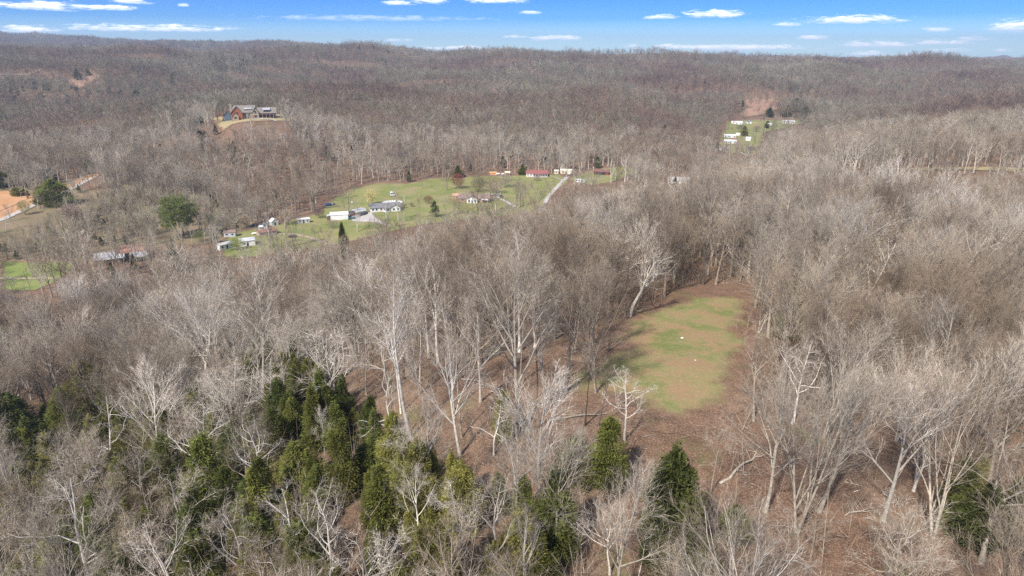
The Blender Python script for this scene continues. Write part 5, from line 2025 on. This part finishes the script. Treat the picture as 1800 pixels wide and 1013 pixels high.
car(621, 381, 320, 'red pickup truck parked in front of the white carport', (.45, .02, .02), .3, 'pickup', cat='pickup truck')
car(634, 380, 320, 'black and silver car parked at the carport mouth', (.10, .10, .12), .7, 'suv')
car(641, 378, 320, 'dark car nearest to the gravel yard, right of the carport', (.04, .04, .05), .9, 'car')
car(618, 386, 320, 'dark teal car parked in front of the red pickup', (.02, .12, .14), .05, 'car')
car(626, 383, 320, 'silver car between the red pickup and the dark car', (.5, .5, .52), .4, 'car')
car(514, 418, 280, 'dark maroon car on the dirt track', (.07, .03, .03), -.15, 'car')
car(447, 398, 280, 'dark blue car at the wood edge behind the grey shed', (.05, .07, .12), .4, 'car')
car(872, 349, 380, 'white car under the low carport right of the brick house', (.7, .7, .7), .2, 'car')
car(880, 347, 380, 'white car at the end of the short gravel driveway', (.72, .72, .72), .8, 'suv')
car(855, 352, 380, 'white car parked right against the brick house', (.7, .7, .7), 0, 'car')
car(577, 362, 320, 'small blue vehicle at the forest edge behind the garage', (.02, .08, .35), .4, 'car', 'parked_car')
car(1270, 268, 600, 'dark car beside the nearest far white house', (.05, .06, .08), .2, 'suv')


def motorhome(px, py, near, label, L, turn):
    x, y, zz = hit(px, py, near)
    o = thing('motorhome', label, 'motorhome', (x, y, zz + .2), facing(px, turn))
    m = MB(); m.prismy([(-L / 2, .4), (-L / 2, 3.0), (L / 2 - 1.6, 3.0), (L / 2 - .9, 2.2), (L / 2 - .2, 1.6), (L / 2, 1.3), (L / 2, .4)], -1.25, 1.25); m.obj('body', WROOF, o)
    for k in range(3):
        window(o, -L * .32 + k * L * .24, -1.25, 1.9, 1.0, .6, trim=DKTRIM)
    door(o, L * .22, -1.25, .7, 1.8, TRIM, .5)
    for sx in (-.3, .3):
        for sy in (-1, 1):
            m = MB(); m.tube((sx * L, sy * 1.0, .15), (sx * L, sy * 1.27, .15), .4, n=12); m.obj('wheel', RUBBER, o)
    m = MB(); m.box(-.5, .5, -.4, .4, 3.0, 3.3); m.obj('roof_vent', GREY_SIDE, o)


motorhome(1020, 322, 450, 'white motorhome parked right of the gravel drive', 8.5, -.25)
motorhome(690, 341 + 4, 350, 'small white trailer on the lawn above the white house', 3.2, .1)
motorhome(462, 411 - 5, 280, 'long low white trailer beside the pink block shed', 4.0, -.2)


def tank(px, py, near, label, L, r, col):
    x, y, zz = hit(px, py, near)
    o = thing('tank', label, 'tank', (x, y, zz + r + .3), facing(px, .2))
    m = MB()
    rings = []
    for k in range(9):
        t = -1 + k / 4
        rr = r * math.sqrt(max(.02, 1 - abs(t) ** 6))
        rings.append([(t * L / 2, rr * math.cos(a * math.pi / 6), rr * math.sin(a * math.pi / 6)) for a in range(12)])
    m.loft(rings)
    m.obj('shell', paint('tank_' + name_of(col), col, .4), o, True)
    for sx in (-1, 1):
        m = MB(); m.box(sx * L * .3 - .15, sx * L * .3 + .15, -r * .7, r * .7, -r - .4, -r * .6); m.obj('foot', CONC, o)


tank(447 + 1, 413, 280, 'small white gas tank on the grass beside the pink block shed', 3.6, .6, (.75, .76, .74))
tank(587, 361, 340, 'dark blue drum at the forest edge', 1.6, .6, (.03, .05, .25))
tank(619, 358, 340, 'tiny white tank alone on the lawn left of the white house', 1.2, .5, (.8, .8, .78))
tank(875, 308, 480, 'white tank in the yard at the forest edge left of the red roofed house', 4.0, .8, (.75, .74, .68))
tank(884, 308, 480, 'second white tank nearer to the little pavilion', 3.0, .7, (.75, .74, .68))
tank(1002, 308, 480, 'small white tank right of the cream shed', 2.4, .8, (.8, .8, .75))


# pavilion, orange canopy
x, y, zz = hit(892, 309, 480)
o = thing('pavilion', 'little cream pavilion left of the red roofed house', 'pavilion', (x, y, zz), facing(892))
for sx in (-1, 1):
    for sy in (0, 1):
        m = MB(); m.tube((sx * 1.9, sy * 3, -.3), (sx * 1.9, sy * 3, 2.6), .1); m.obj('post', TRIM, o)
m = MB(); m.prism([(-.4, 2.5), (1.5, 3.4), (3.4, 2.5), (3.4, 2.65), (1.5, 3.58), (-.4, 2.65)], -2.4, 2.4); m.obj('roof', CREAM, o)
simple_house('shed', 'low orange roofed shelter at the forest edge above the lawn', 'shelter', 867, 308, 480, 12, 4, 1.8, .7, 0, paint('orange_boards', (.55, .30, .18)), paint('orange_tarp', (.62, .34, .14)), 0, False)


def pole(px, py, near, h, label):
    x, y, zz = hit(px, py, near)
    o = thing('utility_pole', label, 'pole', (x, y, zz), facing(px, .5))
    m = MB(); m.tube((0, 0, -.5), (0, 0, h), .22, .15, 8); m.obj('shaft', paint('pale_pole', (.62, .56, .45)), o)
    m = MB(); m.box(-1.0, 1.0, -.08, .08, h - .9, h - .75); m.obj('crossarm', paint('pale_pole', (.62, .56, .45)), o)


pole(711, 361, 350, 7, 'pale utility pole on the lawn right of the white house')
pole(679, 386, 320, 9, 'pale utility pole in front of the white house')
pole(1043, 308, 480, 7, 'pale pole at the left end of the dark red shed')
pole(1341, 262, 620, 22, 'thin pale pole at the right edge of the far lawn')

# ------------------------------------------------------------------ haze: the air over the whole place
zlo = float(GZ.min()) - 3
m = MB()
m.box(-9400, 9400, -9400, 9400, zlo, 290)
hz_o = m.obj('haze', None)
hm = bpy.data.materials.new('haze_air')
hm.use_nodes = True
hm.node_tree.nodes.clear()
ht = NT(hm.node_tree)
ho = ht.node('ShaderNodeOutputMaterial')
hv = ht.node('ShaderNodeVolumePrincipled')
hv.inputs['Color'].default_value = (0.70, 0.82, 1.0, 1)
hv.inputs['Density'].default_value = HAZE = 0.00012
hv.inputs['Anisotropy'].default_value = 0.2
ht.l.new(hv.outputs[0], ho.inputs['Volume'])
hz_o.data.materials.append(hm)
setp(hz_o, 'pale blue haze in the air over the valley and ridges', None, None, 'stuff')
S.cycles.volume_step_rate = 10
S.cycles.max_bounces = 5
S.cycles.diffuse_bounces = 2
S.cycles.glossy_bounces = 1
S.cycles.volume_bounces = 0
S.cycles.transparent_max_bounces = 4
S.cycles.use_adaptive_sampling = True
S.cycles.use_denoising = False
S.cycles.sample_clamp_direct = 5.0
S.cycles.sample_clamp_indirect = 2.0
